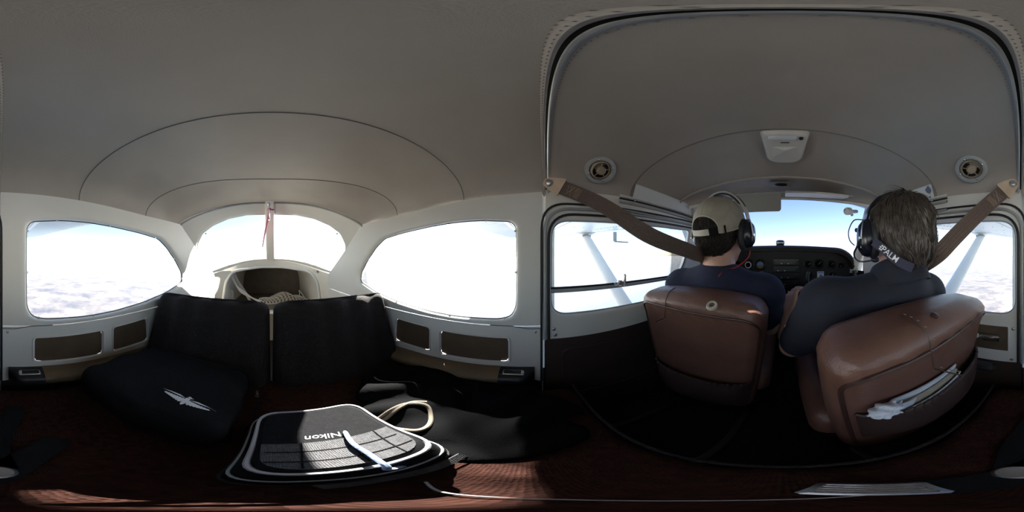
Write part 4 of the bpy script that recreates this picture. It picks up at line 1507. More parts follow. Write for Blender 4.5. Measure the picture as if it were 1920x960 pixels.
def front_seat(name, label, cx, ytop, ztop_, pocket_z):
    t = thing(name, label, 'seat', (cx, ytop + 0.25, -0.80), 'front seats')
    f = lambda P: seat_sdf(P, cx, ytop, ztop_)
    def f_up(P):
        wr = 0.0016 * np.sin(P[:, 0] * 120 + 6 * np.sin(P[:, 2] * 40)) * np.exp(-((P[:, 2] - ztop_ + 0.065) / 0.02) ** 2)
        return f(P) + wr
    o = sdf_obj('backrest', f_up, (cx - 0.26, ytop - 0.06, ztop_ - 0.62), (cx + 0.26, ytop + 0.24, ztop_ + 0.03), 0.0075, 'leather', t)
    # welt below the top roll, down both edges
    path = round_poly([(-0.168, -0.50), (-0.212, -0.062), (0.212, -0.062), (0.168, -0.50)], [0, 0.06, 0.06, 0], 8)[1:-1]
    pts = [(-0.160, -0.50)] + [tuple(p) for p in path] + [(0.160, -0.50)]
    dense = []
    for a, b_ in zip(pts[:-1], pts[1:]):
        for k in np.linspace(0, 1, 10)[:-1]:
            dense.append((a[0] + (b_[0] - a[0]) * k, a[1] + (b_[1] - a[1]) * k))
    dense = project(f, [(cx + p[0], ytop, ztop_ + p[1]) for p in dense], (0, 1, 0), 0.15, 0.001)
    MB().tube(dense, 0.0042, 7).build('welt', 'leather_piping', o)
    # stitched cross seam over the top roll
    for dx in (-0.085,):
        ps = project(f, [(cx + dx + 0.012 * k, ytop + 0.05 - 0.11 * k, ztop_ + 0.1) for k in np.linspace(0, 1, 16)], (0, 0.0, -1), 0.2, 0.0008)
        MB().tube(ps, 0.0014, 6).build('seam', 'leather_piping', o)
        stt = MB()
        for p in ps[::2]:
            stt.box(p + A3((0.008, 0, 0.0006)), (0.002, 0.005, 0.001))
        tag(stt.build('stitching', 'thread', o, smooth=False), kind='stuff')
    # seat cushion, frame
    fcu = lambda P: s_box(P, (cx, ytop + 0.36, -0.52), (0.225, 0.25, 0.065), 0.045)
    sdf_obj('seat_cushion', fcu, (cx - 0.25, ytop + 0.08, -0.60), (cx + 0.25, ytop + 0.64, -0.44), 0.013, 'leather', t)
    for sx in (-0.17, 0.17):
        MB().box((cx + sx, ytop + 0.34, -0.63), (0.03, 0.42, 0.10), bev=0.006).build('side_frame', 'black_matte', t)
        for dy in (0.16, 0.52):
            MB().box((cx + sx * 0.92, ytop + dy, -0.740), (0.025, 0.05, 0.12), bev=0.004).build('leg', 'black_matte', t)
    # map pocket with ruffled elastic edge
    rows = []
    offs = []
    for k, v in enumerate(np.linspace(0, 1, 10)):
        row = []
        for i in range(41):
            u = -1 + 2 * i / 40
            hw = 0.185 - 0.025 * v
            z = pocket_z - 0.19 * v + 0.012 * u * u
            base = None
            ruf = 0.005 * math.sin(u * 60) * math.exp(-((v - 0.08) / 0.10) ** 2)
            bul = 0.044 * (1 - u ** 4) * math.sin(math.pi * min(1, v * 0.85 + 0.15)) ** 0.6 + 0.002
            row.append((cx + u * hw, ytop, z))
            offs.append((0, -bul - ruf, 0.005 * math.sin(u * 60) * (v < 0.05)))
        rows.append(row)
    rows = project(f, A3(rows).reshape(-1, 3), (0, 1, 0), 0.2) + A3(offs)
    rows = rows.reshape(10, 41, 3)
    pk = MB().grid(rows).build('map_pocket', 'leather_dark', t, angle=70)
    MB().tube(rows[0], 0.004, 6).build('elastic_edge', 'leather_dark', pk)
    return t, f


seat_l, fsl = front_seat('pilot_seat', 'brown leather front seat on the left with a cream ring in its top', -0.268, 0.402, -0.108, -0.46)
seat_r, fsr = front_seat('passenger_seat', 'brown leather front seat on the right with papers in its back pocket', 0.275, 0.165, -0.105, -0.322)
# cream head-rest ring, chrome stub
p = project(fsl, [(-0.268 + 0.155, 0.44, 0.1)], (0, 0, -1), 0.3, -0.001)[0]
d = ray(1335, 573)
tt = np.linspace(0.2, 0.8, 400)
q = d[None] * tt[:, None]
p = q[np.argmax(fsl(q) < 0)]
MB().lathe([(0.0075, 0.0), (0.0085, 0.004), (0.014, 0.005), (0.016, 0.002), (0.0165, -0.003)], p, nrm(A3((0.05, -0.55, 0.8))), 20, cap=False).build('headrest_ring', 'tan_ring', seat_l)
MB().lathe([(0.0076, -0.002), (0.0001, -0.002)], p, nrm(A3((0.05, -0.55, 0.8))), 16).build('headrest_socket', 'vent_dark', seat_l)
pz = project(fsl, [(-0.300, 0.44, 0.1)], (0, 0, -1), 0.3, -0.002)[0]
for px, py in ((1752, 592), (1828, 557)):
    d = ray(px, py)
    q = d[None] * tt[:, None]
    hit = fsr(q) < 0
    if hit.any():
        p = q[np.argmax(hit)]
        e = 1e-3
        g = nrm([fsr(np.array([p + A3((e, 0, 0))]))[0] - fsr(np.array([p]))[0], fsr(np.array([p + A3((0, e, 0))]))[0] - fsr(np.array([p]))[0], fsr(np.array([p + A3((0, 0, e))]))[0] - fsr(np.array([p]))[0]])
        MB().lathe([(0.0085, -0.001), (0.008, 0.003), (0.005, 0.0045), (0.0001, 0.005)], p, g, 18).build('button', 'leather_piping', seat_r)

# papers in the right seat pocket
def sheet(name, label, cx0, cx1, gap, z0, ztl, ztr, m_, lean, thick):
    """sheet standing in the pocket: gap = clearance from the seat's rear face, lean = how far its top falls back"""
    rows = []
    offs = []
    for k in np.linspace(0, 1, 7):
        row = []
        for i in range(13):
            u = i / 12
            X = cx0 + (cx1 - cx0) * u
            zt = ztl + (ztr - ztl) * u
            z = z0 + (zt - z0) * k
            row.append((X, 0.165, z))
            offs.append((0, -gap - lean * k * k * (0.7 + 0.3 * math.sin(math.pi * u)), 0))
        rows.append(row)
    R_ = (project(fsr, A3(rows).reshape(-1, 3), (0, 1, 0), 0.2) + A3(offs)).reshape(7, 13, 3)
    b = MB().grid(R_).grid(R_ + A3((0, thick, 0)))
    for e0, e1 in ((R_[-1], R_[-1] + A3((0, thick, 0))), (R_[:, 0], R_[:, 0] + A3((0, thick, 0))), (R_[:, -1], R_[:, -1] + A3((0, thick, 0)))):
        b.grid(np.stack([e0, e1]))
    return tag(b.build(name, m_), label, 'paper')


sheet('folder', 'white folder standing at the back of the seat pocket', 0.140, 0.315, 0.007, -0.43, -0.272, -0.282, 'paper', 0.004, 0.003)
sheet('magazine', 'tan covered magazine leaning in the seat pocket', 0.160, 0.310, 0.013, -0.43, -0.296, -0.294, 'paper_tan', 0.006, 0.006)
sheet('paper_sheet', 'thin white sheet in front of the magazine in the pocket', 0.158, 0.318, 0.018, -0.43, -0.318, -0.306, 'paper', 0.008, 0.0015)
sheet('envelope', 'small white envelope at the inner edge of the seat pocket', 0.138, 0.178, 0.015, -0.40, -0.280, -0.288, 'paper', 0.008, 0.002)
_ty = project(fsr, [(0.098, 0.165, -0.285)], (0, 1, 0), 0.2)[0][1] - 0.022
ftis = lambda P: s_ell(P, (0.122, _ty, -0.284), (0.026, 0.014, 0.018)) + 0.005 * np.sin(P[:, 0] * 260) * np.sin(P[:, 2] * 310 + P[:, 1] * 200)
tag(sdf_obj('tissue', ftis, (0.085, _ty - 0.03, -0.315), (0.16, _ty + 0.03, -0.255), 0.0028, 'paper', None, angle=180), 'crumpled white tissue poking from the seat pocket', 'tissue')

# ------------------------------------------------------------------ shoulder belts
def shoulder_belt(label, s, anchor, tip, mids):
    sb = thing('shoulder_belt', label, 'seat belt', anchor, 'shoulder belts')
    cv = catmull([A3(anchor) + (A3(mids[0]) - A3(anchor)) * 0.10] + list(mids) + ([tip] if tip is not None else []), 9)
    up = nrm(np.cross(cv[len(cv) // 2] - cv[0], np.cross(cv[len(cv) // 2], cv[0]) * -1))
    nor = [nrm(-A3(p) * A3((1, 1, 0.6))) for p in cv]
    MB().strip(cv, nor, 0.047, 0.0025).build('webbing', 'belt_web', sb)
    # raised ribs of the weave
    for off in (-0.014, -0.005, 0.005, 0.014):
        pts = []
        for i, p in enumerate(cv):
            t = nrm(cv[min(i + 1, len(cv) - 1)] - cv[max(i - 1, 0)])
            sd = nrm(np.cross(t, nor[i]))
            pts.append(p + sd * off + nrm(np.cross(sd, t)) * 0.0026)
        MB().tube(pts, 0.0008, 4).build('webbing_rib', 'belt_web', sb)
    # cream end fitting with its bolt
    t = nrm(cv[1] - cv[0])
    n = nor[0]
    sd = nrm(np.cross(t, n))
    n = nrm(np.cross(sd, t))
    R = np.stack([t, sd, n], 1)
    poly = round_poly([(-0.030, -0.012), (-0.030, 0.012), (-0.012, 0.020), (0.030, 0.032), (0.034, -0.032), (-0.012, -0.020)], [0.012, 0.012, 0.01, 0.008, 0.008, 0.01], 5)
    a0 = A3(anchor)
    MB().prism(poly, a0 - n * 0.002, R, 0.009).build('anchor_plate', 'belt_anchor', sb, angle=30)
    MB().lathe([(0.0125, 0.0), (0.0125, 0.004), (0.010, 0.006), (0.0075, 0.004), (0.0075, 0.0055), (0.0045, 0.0065), (0.0001, 0.0065)], a0 + n * 0.006 - t * 0.012, n, 20).build('anchor_bolt', 'steel', sb)
    # zig-zag stitching
    z = []
    base = cv[0] + t * 0.032
    for i in range(12):
        z.append(base + t * (0.0042 * i) + sd * (0.016 if i % 2 else -0.016) + n * 0.0032)
    zz = MB().tube(z[:5], 0.0007, 4)
    zz.tube([base + sd * 0.017 + n * 0.0032, base + t * 0.022 - sd * 0.017 + n * 0.0032], 0.0007, 4)
    zz.tube([base + t * 0.010 - sd * 0.017 + n * 0.0032, base + t * 0.014 + sd * 0.017 + n * 0.0032, base + t * 0.030 - sd * 0.017 + n * 0.0032], 0.0007, 4)
    for i in range(5):
        a = 0.026 + 0.0035 * i
        zz.tube([base + t * a + sd * 0.017 + n * 0.0032, base + t * (a + 0.002) - sd * 0.017 + n * 0.0032], 0.0006, 4)
    tag(zz.build('stitching', 'thread', sb, smooth=False), kind='stuff')
    return sb


# ------------------------------------------------------------------ roof fittings
def on_ceiling(px, py):
    d = ray(px, py)
    best, bp_ = 9, None
    s0, s1, t0, t1 = 3.6, 6.0, 0.02, math.pi - 0.02
    for _ in range(4):
        for s_ in np.linspace(s0, s1, 17):
            for th in np.linspace(t0, t1, 25):
                p = ceil_pt(s_, th)
                e = np.linalg.norm(p / np.linalg.norm(p) - d)
                if e < best:
                    best, bp_ = e, (p, s_, th)
        ds, dt = (s1 - s0) / 8, (t1 - t0) / 12
        s0, s1, t0, t1 = max(3.6, bp_[1] - ds), min(6, bp_[1] + ds), max(0.02, bp_[2] - dt), min(math.pi - 0.02, bp_[2] + dt)
    p, s_, th = bp_
    n = nrm(np.cross(ceil_pt(s_ + 0.02, th) - p, ceil_pt(s_, th + 0.01) - p))
    if np.dot(n, p) > 0:
        n = -n
    return p, n


def air_vent(label, px, py):
    p, n = on_ceiling(px, py)
    n = nrm(n * 0.7 - nrm(p) * 0.45)
    av = thing('air_vent', label, 'air vent', p, 'cabin air vents')
    k = 1.04
    p = p + n * 0.009
    MB().lathe([(0.050 * k, -0.006), (0.051 * k, 0.002), (0.049 * k, 0.006), (0.044 * k, 0.008), (0.037 * k, 0.007), (0.035 * k, 0.002), (0.034 * k, -0.004)], p, n, 40, cap=False).build('flange', 'grey_metal_paint', av)
    MB().lathe([(0.0345 * k, -0.006), (0.0001, -0.006)], p, n, 32).build('throat', 'vent_dark', av)
    R = frame_from(n)
    hub = nrm(n + R[:, 0] * 0.18)
    MB().lathe([(0.033 * k, 0.000), (0.033 * k, 0.004), (0.029 * k, 0.008), (0.027 * k, 0.004), (0.027 * k, 0.0)], p, hub, 32, cap=False).build('nozzle_ring', 'vent_tan', av)
    MB().lathe([(0.016 * k, -0.002), (0.015 * k, 0.010), (0.011 * k, 0.014), (0.0001, 0.015)], p, hub, 24).build('nozzle_knob', 'vent_tan', av)
    for j in range(5):
        a = 2 * math.pi * j / 5 + 0.3
        dv = R[:, 0] * math.cos(a) + R[:, 1] * math.sin(a)
        MB().tube([p + dv * 0.013 + n * 0.005, p + dv * 0.029 + n * 0.004], 0.0017, 6).build('spoke', 'vent_tan', av)
    for j in range(4):
        a = math.pi / 2 * j + 0.35
        sc_ = MB()
        screw(sc_, p + (R[:, 0] * math.cos(a) + R[:, 1] * math.sin(a)) * 0.040 + n * 0.007, n, 0.0035)
        sc_.build('screw', 'chrome', av)


air_vent('round tan air vent in the headliner above the left door', 1125, 318)
air_vent('round tan air vent in the headliner above the right door', 1822, 316)

# overhead light console
pc, nc = on_ceiling(1472, 275)
pc = A3((0.004, 0.455, 0.388))
nc = nrm(A3((0, -0.10, -1)))
ty = nrm(A3((0, 1, -0.16)))
R = np.stack([A3((1, 0, 0)), ty, nrm(np.cross((1, 0, 0), ty)) * -1], 1)
R[:, 2] = nrm(np.cross(R[:, 1], R[:, 0]))
oc = thing('overhead_light', 'cream overhead dome light with switch and faceted lens at the roof seam', 'light', pc)
poly = round_poly([(-0.062, -0.048), (0.062, -0.048), (0.056, 0.085), (0.030, 0.104), (-0.030, 0.104), (-0.056, 0.085)], [0.014, 0.014, 0.02, 0.02, 0.02, 0.02], 5)
rows = [[pc + R @ A3((p[0] * k, 0.028 + (p[1] - 0.028) * k, h)) for p in poly] for k, h in ((1.06, -0.004), (1.02, 0.008), (0.96, 0.016), (0.88, 0.018))]
o_ = MB().grid(rows, closed_v=True)
o_.f.append(tuple(range(len(o_.v) - len(poly), len(o_.v))))
hs = o_.build('housing', 'console_plastic', oc)
lens = MB()
lp_ = [pc + R @ A3((x, y, 0.0185)) for x, y in ((-0.036, 0.012), (0.036, 0.012), (0.044, 0.078), (0.0, 0.092), (-0.044, 0.078))]
ap = pc + R @ A3((0.0, 0.020, 0.030))
lens.add(lp_ + [ap], [(0, 1, 5), (1, 2, 5), (2, 3, 5), (3, 4, 5), (4, 0, 5)])
lens.build('lens', 'console_plastic', oc, smooth=False)
MB().box(pc + R @ A3((-0.006, -0.030, 0.019)), (0.076, 0.016, 0.006), R, 0.003).build('reading_lens', 'lens_clear', oc)
MB().lathe([(0.006, 0), (0.006, 0.004), (0.003, 0.006), (0.0001, 0.006)], pc + R @ A3((0.042, -0.030, 0.018)), R[:, 2], 16).build('switch', 'black_plastic', oc)
MB().box(pc + R @ A3((0.0, -0.008, 0.0185)), (0.024, 0.003, 0.002), R).build('slot', 'black_plastic', oc, smooth=False)

# sun visors
def visor(label, x0, x1, z_top, z_bot, Y0, Y1, m_, bracket):
    vv = thing('sun_visor', label, 'sun visor', ((x0 + x1) / 2, Y0, z_bot), 'sun visors')
    n = 14
    rows = []
    a, b_ = A3((0, Y0, z_top)), A3((0, Y1, z_bot))
    nn = nrm(np.cross((1, 0, 0), b_ - a))
    L_ = np.linalg.norm(b_ - a)
    poly = round_poly([(x0, 0), (x1, 0), (x1, L_), (x0, L_)], 0.018, 5)
    Rv = np.stack([A3((1, 0, 0)), nrm(b_ - a), nn], 1)
    MB().prism(poly, a - nn * 0.005, Rv, 0.010).build('visor_panel', m_, vv)
    MB().tube([(x0 + 0.01, Y0, z_top), (x1 + bracket, Y0 + 0.01, z_top + 0.006)], 0.005, 8).build('visor_rod', 'grey_metal_paint', vv)
    return vv


visor('grey sun visor hanging down on the left of the windshield', -0.250, -0.012, 0.322, 0.232, 0.79, 0.825, 'visor_grey', 0.03)
visor('cream sun visor folded up on the right of the windshield', 0.008, 0.315, 0.305, 0.332, 0.73, 0.86, 'visor_cream', 0.02)
# mirror mount pad at the header centre
# fresh-air tube at the right windshield corner
p = onY(1590, 396, 0.80)
av = thing('windshield_air_tube', 'white round pull-out air tube at the right windshield corner', 'air vent', p)
ax_ = nrm(A3((-0.75, -0.45, -0.25)))
MB().lathe([(0.012, -0.022), (0.019, -0.018), (0.020, 0.012), (0.018, 0.018), (0.014, 0.019), (0.012, 0.012), (0.0001, 0.012)], p, ax_, 24).build('tube_end', 'cream_plastic', av)
for j in range(12):
    a = 2 * math.pi * j / 12
    Rr = frame_from(ax_)
    MB().tube([p + (Rr[:, 0] * math.cos(a) + Rr[:, 1] * math.sin(a)) * 0.020 - ax_ * 0.016, p + (Rr[:, 0] * math.cos(a) + Rr[:, 1] * math.sin(a)) * 0.020 + ax_ * 0.012], 0.0012, 4).build('grip_rib', 'cream_plastic', av)
MB().tube([p - ax_ * 0.020, p - ax_ * 0.06 + A3((0.0, 0.02, 0.0)), p - ax_ * 0.11 + A3((0, 0.03, 0.0))], 0.011, 12).build('tube_stem', 'grey_metal_paint', av)
MB().ell(p - ax_ * 0.012 + A3((0.016, 0, -0.020)), (0.009, 0.008, 0.008)).build('latch_ball', 'chrome', av)

# ------------------------------------------------------------------ instrument panel
PY = 1.075
dash = thing('instrument_panel', 'black instrument panel with round gauges and radios under the windshield', 'instrument panel', (0, PY, -0.40))
out = round_poly([(-0.475, -0.40), (-0.475, 0.0), (-0.40, 0.045), (-0.1, 0.052), (0.1, 0.052), (0.38, 0.040), (0.465, -0.02), (0.465, -0.40)], [0.01, 0.06, 0.06, 0.1, 0.1, 0.08, 0.06, 0.01], 6)
Rd = np.stack([A3((1, 0, 0)), A3((0, 0, 1)), A3((0, 1, 0))], 1)
MB().prism(out, (0, PY, -0.012), Rd, 0.03).build('panel_board', 'dash_black', dash)
hood = [p for p in out if p[1] > -0.10]
hood = sorted([tuple(p) for p in hood], key=lambda p: p[0])
rows = []
for dy, g, dz in ((0.40, 0.006, -0.05), (0.20, 0.006, 0.0), (0.0, 0.008, 0.004), (-0.055, 0.010, 0.004), (-0.072, 0.004, -0.004), (-0.066, -0.006, -0.014), (-0.0, -0.008, -0.014)):
    rows.append([(x * (1 + g / 0.47), PY + dy, z * 1.0 + g + dz) for x, z in hood])
MB().grid(rows).build('glareshield', 'dash_black', dash, angle=60)


def gauge(x, z, r, kind=0):
    c = A3((x, PY - 0.001, z))
    bz = MB().lathe([(r * 1.12, 0), (r * 1.10, 0.006), (r * 1.0, 0.008), (r * 0.94, 0.004), (r * 0.94, 0.0)], c, (0, -1, 0), 28, cap=False).build('gauge', 'black_plastic', dash)
    MB().lathe([(r * 0.95, 0.002), (0.0001, 0.002)], c, (0, -1, 0), 28).build('gauge_face', 'gauge_face', bz)
    tk = MB()
    nt_ = 12
    for k in range(nt_):
        a = 2 * math.pi * k / nt_
        for rr in (0.80,):
            ca, sa = math.cos(a), math.sin(a)
            Rk = np.array([[ca, 0, -sa], [0, 1, 0], [sa, 0, ca]])
            tk.box(c + A3((rr * r * ca, -0.0026, rr * r * sa)), (r * 0.16, 0.0006, r * 0.04), Rk)
    tk.build('gauge_ticks', 'gauge_white', bz, smooth=False)
    a = rng.random() * 6.28
    if kind == 1:
        MB().add([c + A3((0.62 * r * math.cos(t), -0.003, 0.62 * r * math.sin(t))) for t in np.linspace(0, math.pi, 14)], [tuple(range(14))]).build('horizon_sky', 'gauge_blue', bz, smooth=False)
        MB().add([c + A3((0.62 * r * math.cos(t), -0.003, 0.62 * r * math.sin(t))) for t in np.linspace(math.pi, 2 * math.pi, 14)], [tuple(range(14))]).build('horizon_ground', 'gauge_brown', bz, smooth=False)
    elif kind == 2:
        MB().lathe([(0.45 * r, 0.0035), (0.62 * r, 0.0035)], c, (0, -1, 0), 24, cap=False).build('compass_card', 'gauge_white', bz)
    else:
        MB().tube([c + A3((0, -0.004, 0)), c + A3((0.62 * r * math.cos(a), -0.004, 0.62 * r * math.sin(a)))], 0.0014, 5).build('needle', 'gauge_white', bz)


for j, z in enumerate((-0.060, -0.148)):
    for i, x in enumerate((-0.400, -0.318, -0.236, -0.154)):
        gauge(x, z, 0.037, {(0, 3): 1, (0, 2): 2}.get((j, i), 0))
for x, z, r in ((0.165, -0.055, 0.027), (0.235, -0.055, 0.034), (0.325, -0.058, 0.028), (0.395, -0.065, 0.022), (0.165, -0.125, 0.024), (0.33, -0.135, 0.026)):
    gauge(x, z, r)
for k in range(5):
    z = -0.038 - 0.046 * k
    rd = MB().box((0.018, PY - 0.006, z), (0.170, 0.012, 0.040), bev=0.003).build('radio', 'black_plastic', dash)
    MB().box((0.010, PY - 0.0125, z + 0.006), (0.085, 0.001, 0.014)).build('radio_display', 'gauge_face', rd, smooth=False)
    for sx in (-0.062, 0.078, 0.094):
        MB().lathe([(0.007, 0), (0.007, 0.010), (0.0055, 0.012), (0.0001, 0.012)], (sx, PY - 0.012, z - 0.004), (0, -1, 0), 14).build('radio_knob', 'black_plastic', rd)
    for q_ in range(4):
        MB().box((-0.035 + 0.022 * q_, PY - 0.0128, z - 0.012), (0.010, 0.0015, 0.004)).build('radio_button', 'gauge_white' if (q_ + k) % 2 else 'gauge_face', rd, smooth=False)
pl = MB().box((0.248, PY - 0.003, -0.128), (0.046, 0.003, 0.046)).build('placard', 'paper', dash, smooth=False)
MB().box((0.248, PY - 0.005, -0.113), (0.040, 0.001, 0.008)).build('placard_band', 'placard_blue', pl, smooth=False)
MB().lathe([(0.004, 0.0), (0.009, 0.0), (0.009, 0.0006), (0.004, 0.0006)], (0.250, PY - 0.0055, -0.134), (0, -1, 0), 16, cap=False).build('placard_mark', 'dash_black', pl)
for i in range(7):
    MB().lathe([(0.009, 0), (0.010, 0.012), (0.007, 0.018), (0.0001, 0.019)], (-0.40 + 0.05 * i, PY - 0.012, -0.235), (0, -1, 0), 14).build('panel_knob', 'black_plastic', dash)
for i, m_ in enumerate(('black_plastic', 'red_cord')):
    MB().tube([(0.02 + 0.06 * i, PY - 0.01, -0.285), (0.02 + 0.06 * i, PY - 0.06, -0.285)], 0.005, 8).build('control_rod', 'steel', dash)
    MB().lathe([(0.006, 0), (0.014, 0.006), (0.014, 0.018), (0.006, 0.024), (0.0001, 0.024)], (0.02 + 0.06 * i, PY - 0.05, -0.285), (0, -1, 0), 16).build('control_knob', m_, dash)
# magnetic compass on the glareshield
p = onY(1463, 460, 1.06)
cp = thing('magnetic_compass', 'small black and silver magnetic compass on top of the glareshield', 'compass', (p[0], 1.06, 0.050))
MB().box((p[0], 1.06, 0.066), (0.052, 0.05, 0.018), bev=0.005).build('compass_base', 'black_plastic', cp)
MB().lathe([(0.026, -0.006), (0.028, 0.0), (0.028, 0.012), (0.026, 0.018), (0.02, 0.022), (0.0001, 0.023)], (p[0], 1.06, 0.080), (0, 0, 1), 24).build('compass_bowl', 'black_plastic', cp)
MB().lathe([(0.0288, 0.001), (0.0288, 0.009)], (p[0], 1.06, 0.080), (0, 0, 1), 24, cap=False).build('compass_window', 'label_silver', cp)


def yoke(label, x):
    y = thing('control_yoke', label, 'control yoke', (x, 0.93, -0.20), 'control yokes')
    MB().tube([(x, PY, -0.175), (x, 0.90, -0.175)], 0.013, 12).build('yoke_shaft', 'steel', y)
    MB().box((x, 0.885, -0.175), (0.09, 0.035, 0.06), bev=0.012).build('yoke_hub', 'black_plastic', y)
    MB().tube(catmull([(x - 0.135, 0.875, -0.085), (x - 0.140, 0.875, -0.140), (x - 0.110, 0.882, -0.185), (x, 0.885, -0.190), (x + 0.110, 0.882, -0.185), (x + 0.140, 0.875, -0.140), (x + 0.135, 0.875, -0.085)], 7), 0.013, 10).build('yoke_grip', 'black_plastic', y)


yoke('black control yoke ahead of the person in the cap', -0.255)
yoke('black control yoke ahead of the person in the polo shirt', 0.270)

# ------------------------------------------------------------------ people
def rotm(yaw=0.0, pitch=0.0, roll=0.0):
    """head frame: yaw about z (left +), pitch about x (up +), roll about y"""
    cz, sz = math.cos(yaw), math.sin(yaw)
    cx, sx = math.cos(pitch), math.sin(pitch)
    cy, sy = math.cos(roll), math.sin(roll)
    Rz_ = np.array([[cz, -sz, 0], [sz, cz, 0], [0, 0, 1]])
    Rx_ = np.array([[1, 0, 0], [0, cx, -sx], [0, sx, cx]])
    Ry_ = np.array([[cy, 0, sy], [0, 1, 0], [-sy, 0, cy]])
    return Rz_ @ Rx_ @ Ry_


def head_sdf(Q):
    """face towards +y; origin at mid skull; chin at -0.115, crown at +0.112"""
    ax = np.abs(Q[:, 0])
    Qm = np.stack([ax, Q[:, 1], Q[:, 2]], -1)
    d = s_ell(Q, (0, -0.012, 0.028), (0.074, 0.096, 0.085))
    d = smin(d, s_ell(Q, (0, 0.030, -0.040), (0.058, 0.062, 0.072)), 0.035)
    d = smin(d, s_ell(Q, (0, 0.062, -0.098), (0.026, 0.024, 0.018)), 0.025)          # chin
    d = smin(d, s_cone(Qm, (0.012, 0.088, 0.028), (0.045, 0.074, 0.026), 0.009, 0.008), 0.016)   # brow
    d = smin(d, s_ell(Qm, (0.042, 0.066, -0.022), (0.020, 0.018, 0.018)), 0.02)       # cheek bone
    d = smax(d, -s_ell(Qm, (0.031, 0.098, 0.004), (0.017, 0.014, 0.011)), 0.012)      # eye socket
    d = smin(d, s_cone(Q, (0, 0.094, 0.012), (0, 0.114, -0.026), 0.007, 0.0115), 0.010)   # nose
    d = smin(d, s_ell(Qm, (0.011, 0.102, -0.030), (0.008, 0.010, 0.007)), 0.006)
    d = smin(d, s_ell(Q, (0, 0.088, -0.058), (0.022, 0.012, 0.006)), 0.005)           # lips
    d = smin(d, s_ell(Q, (0, 0.086, -0.068), (0.019, 0.012, 0.006)), 0.005)
    ear = smax(s_ell(Qm, (0.078, -0.006, -0.004), (0.011, 0.020, 0.032)), -s_ell(Qm, (0.090, 0.000, -0.002), (0.008, 0.011, 0.018)), 0.004)
    d = smin(d, ear, 0.006)
    return d


def hand_sdf(P, wrist, fwd, palm_n, side, curl, spread=0.0):
    """hand with palm, four fingers and a thumb; side = +1 puts the thumb on +x of the hand frame"""
    y = nrm(fwd)
    n = nrm(A3(palm_n) - y * np.dot(palm_n, y))
    x = nrm(np.cross(y, n))
    R = np.stack([x, y, n], 1)              # n points out of the palm
    Q = (P - A3(wrist)) @ R
    d = s_box(Q, (0, 0.052, 0.0), (0.040, 0.048, 0.014), 0.013)
    d = smin(d, s_cone(Q, (0, -0.02, 0), (0, 0.02, 0), 0.026, 0.027), 0.02)
    lens_ = (0.062, 0.076, 0.082, 0.074)
    for i, L_ in enumerate(lens_):
        fx = (-0.030 + 0.020 * i) * -side
        p0 = A3((fx, 0.094 - 0.004 * abs(i - 2), 0.0))
        a = 0.0
        r = 0.0088
        for j, (fr, c) in enumerate(((0.45, curl * 0.55), (0.31, curl * 0.95), (0.24, curl * 0.7))):
            a += c
            p1 = p0 + A3((spread * (fx), math.cos(a), math.sin(a))) * L_ * fr
            d = smin(d, s_cone(Q, p0, p1, r, r * 0.92), 0.004)
            r *= 0.92
            p0 = p1
    t0 = A3((side * 0.028, 0.018, 0.006))
    t1 = t0 + A3((side * 0.030, 0.030, 0.010))
    t2 = t1 + A3((side * 0.006, 0.030, 0.012 + 0.01 * curl))
    t3 = t2 + A3((-side * 0.004 * curl, 0.024, 0.006 + 0.012 * curl))
    d = smin(d, s_cone(Q, t0, t1, 0.014, 0.0115), 0.010)
    d = smin(d, s_cone(Q, t1, t2, 0.0112, 0.0100), 0.004)
    d = smin(d, s_cone(Q, t2, t3, 0.0098, 0.0085), 0.004)
    return d


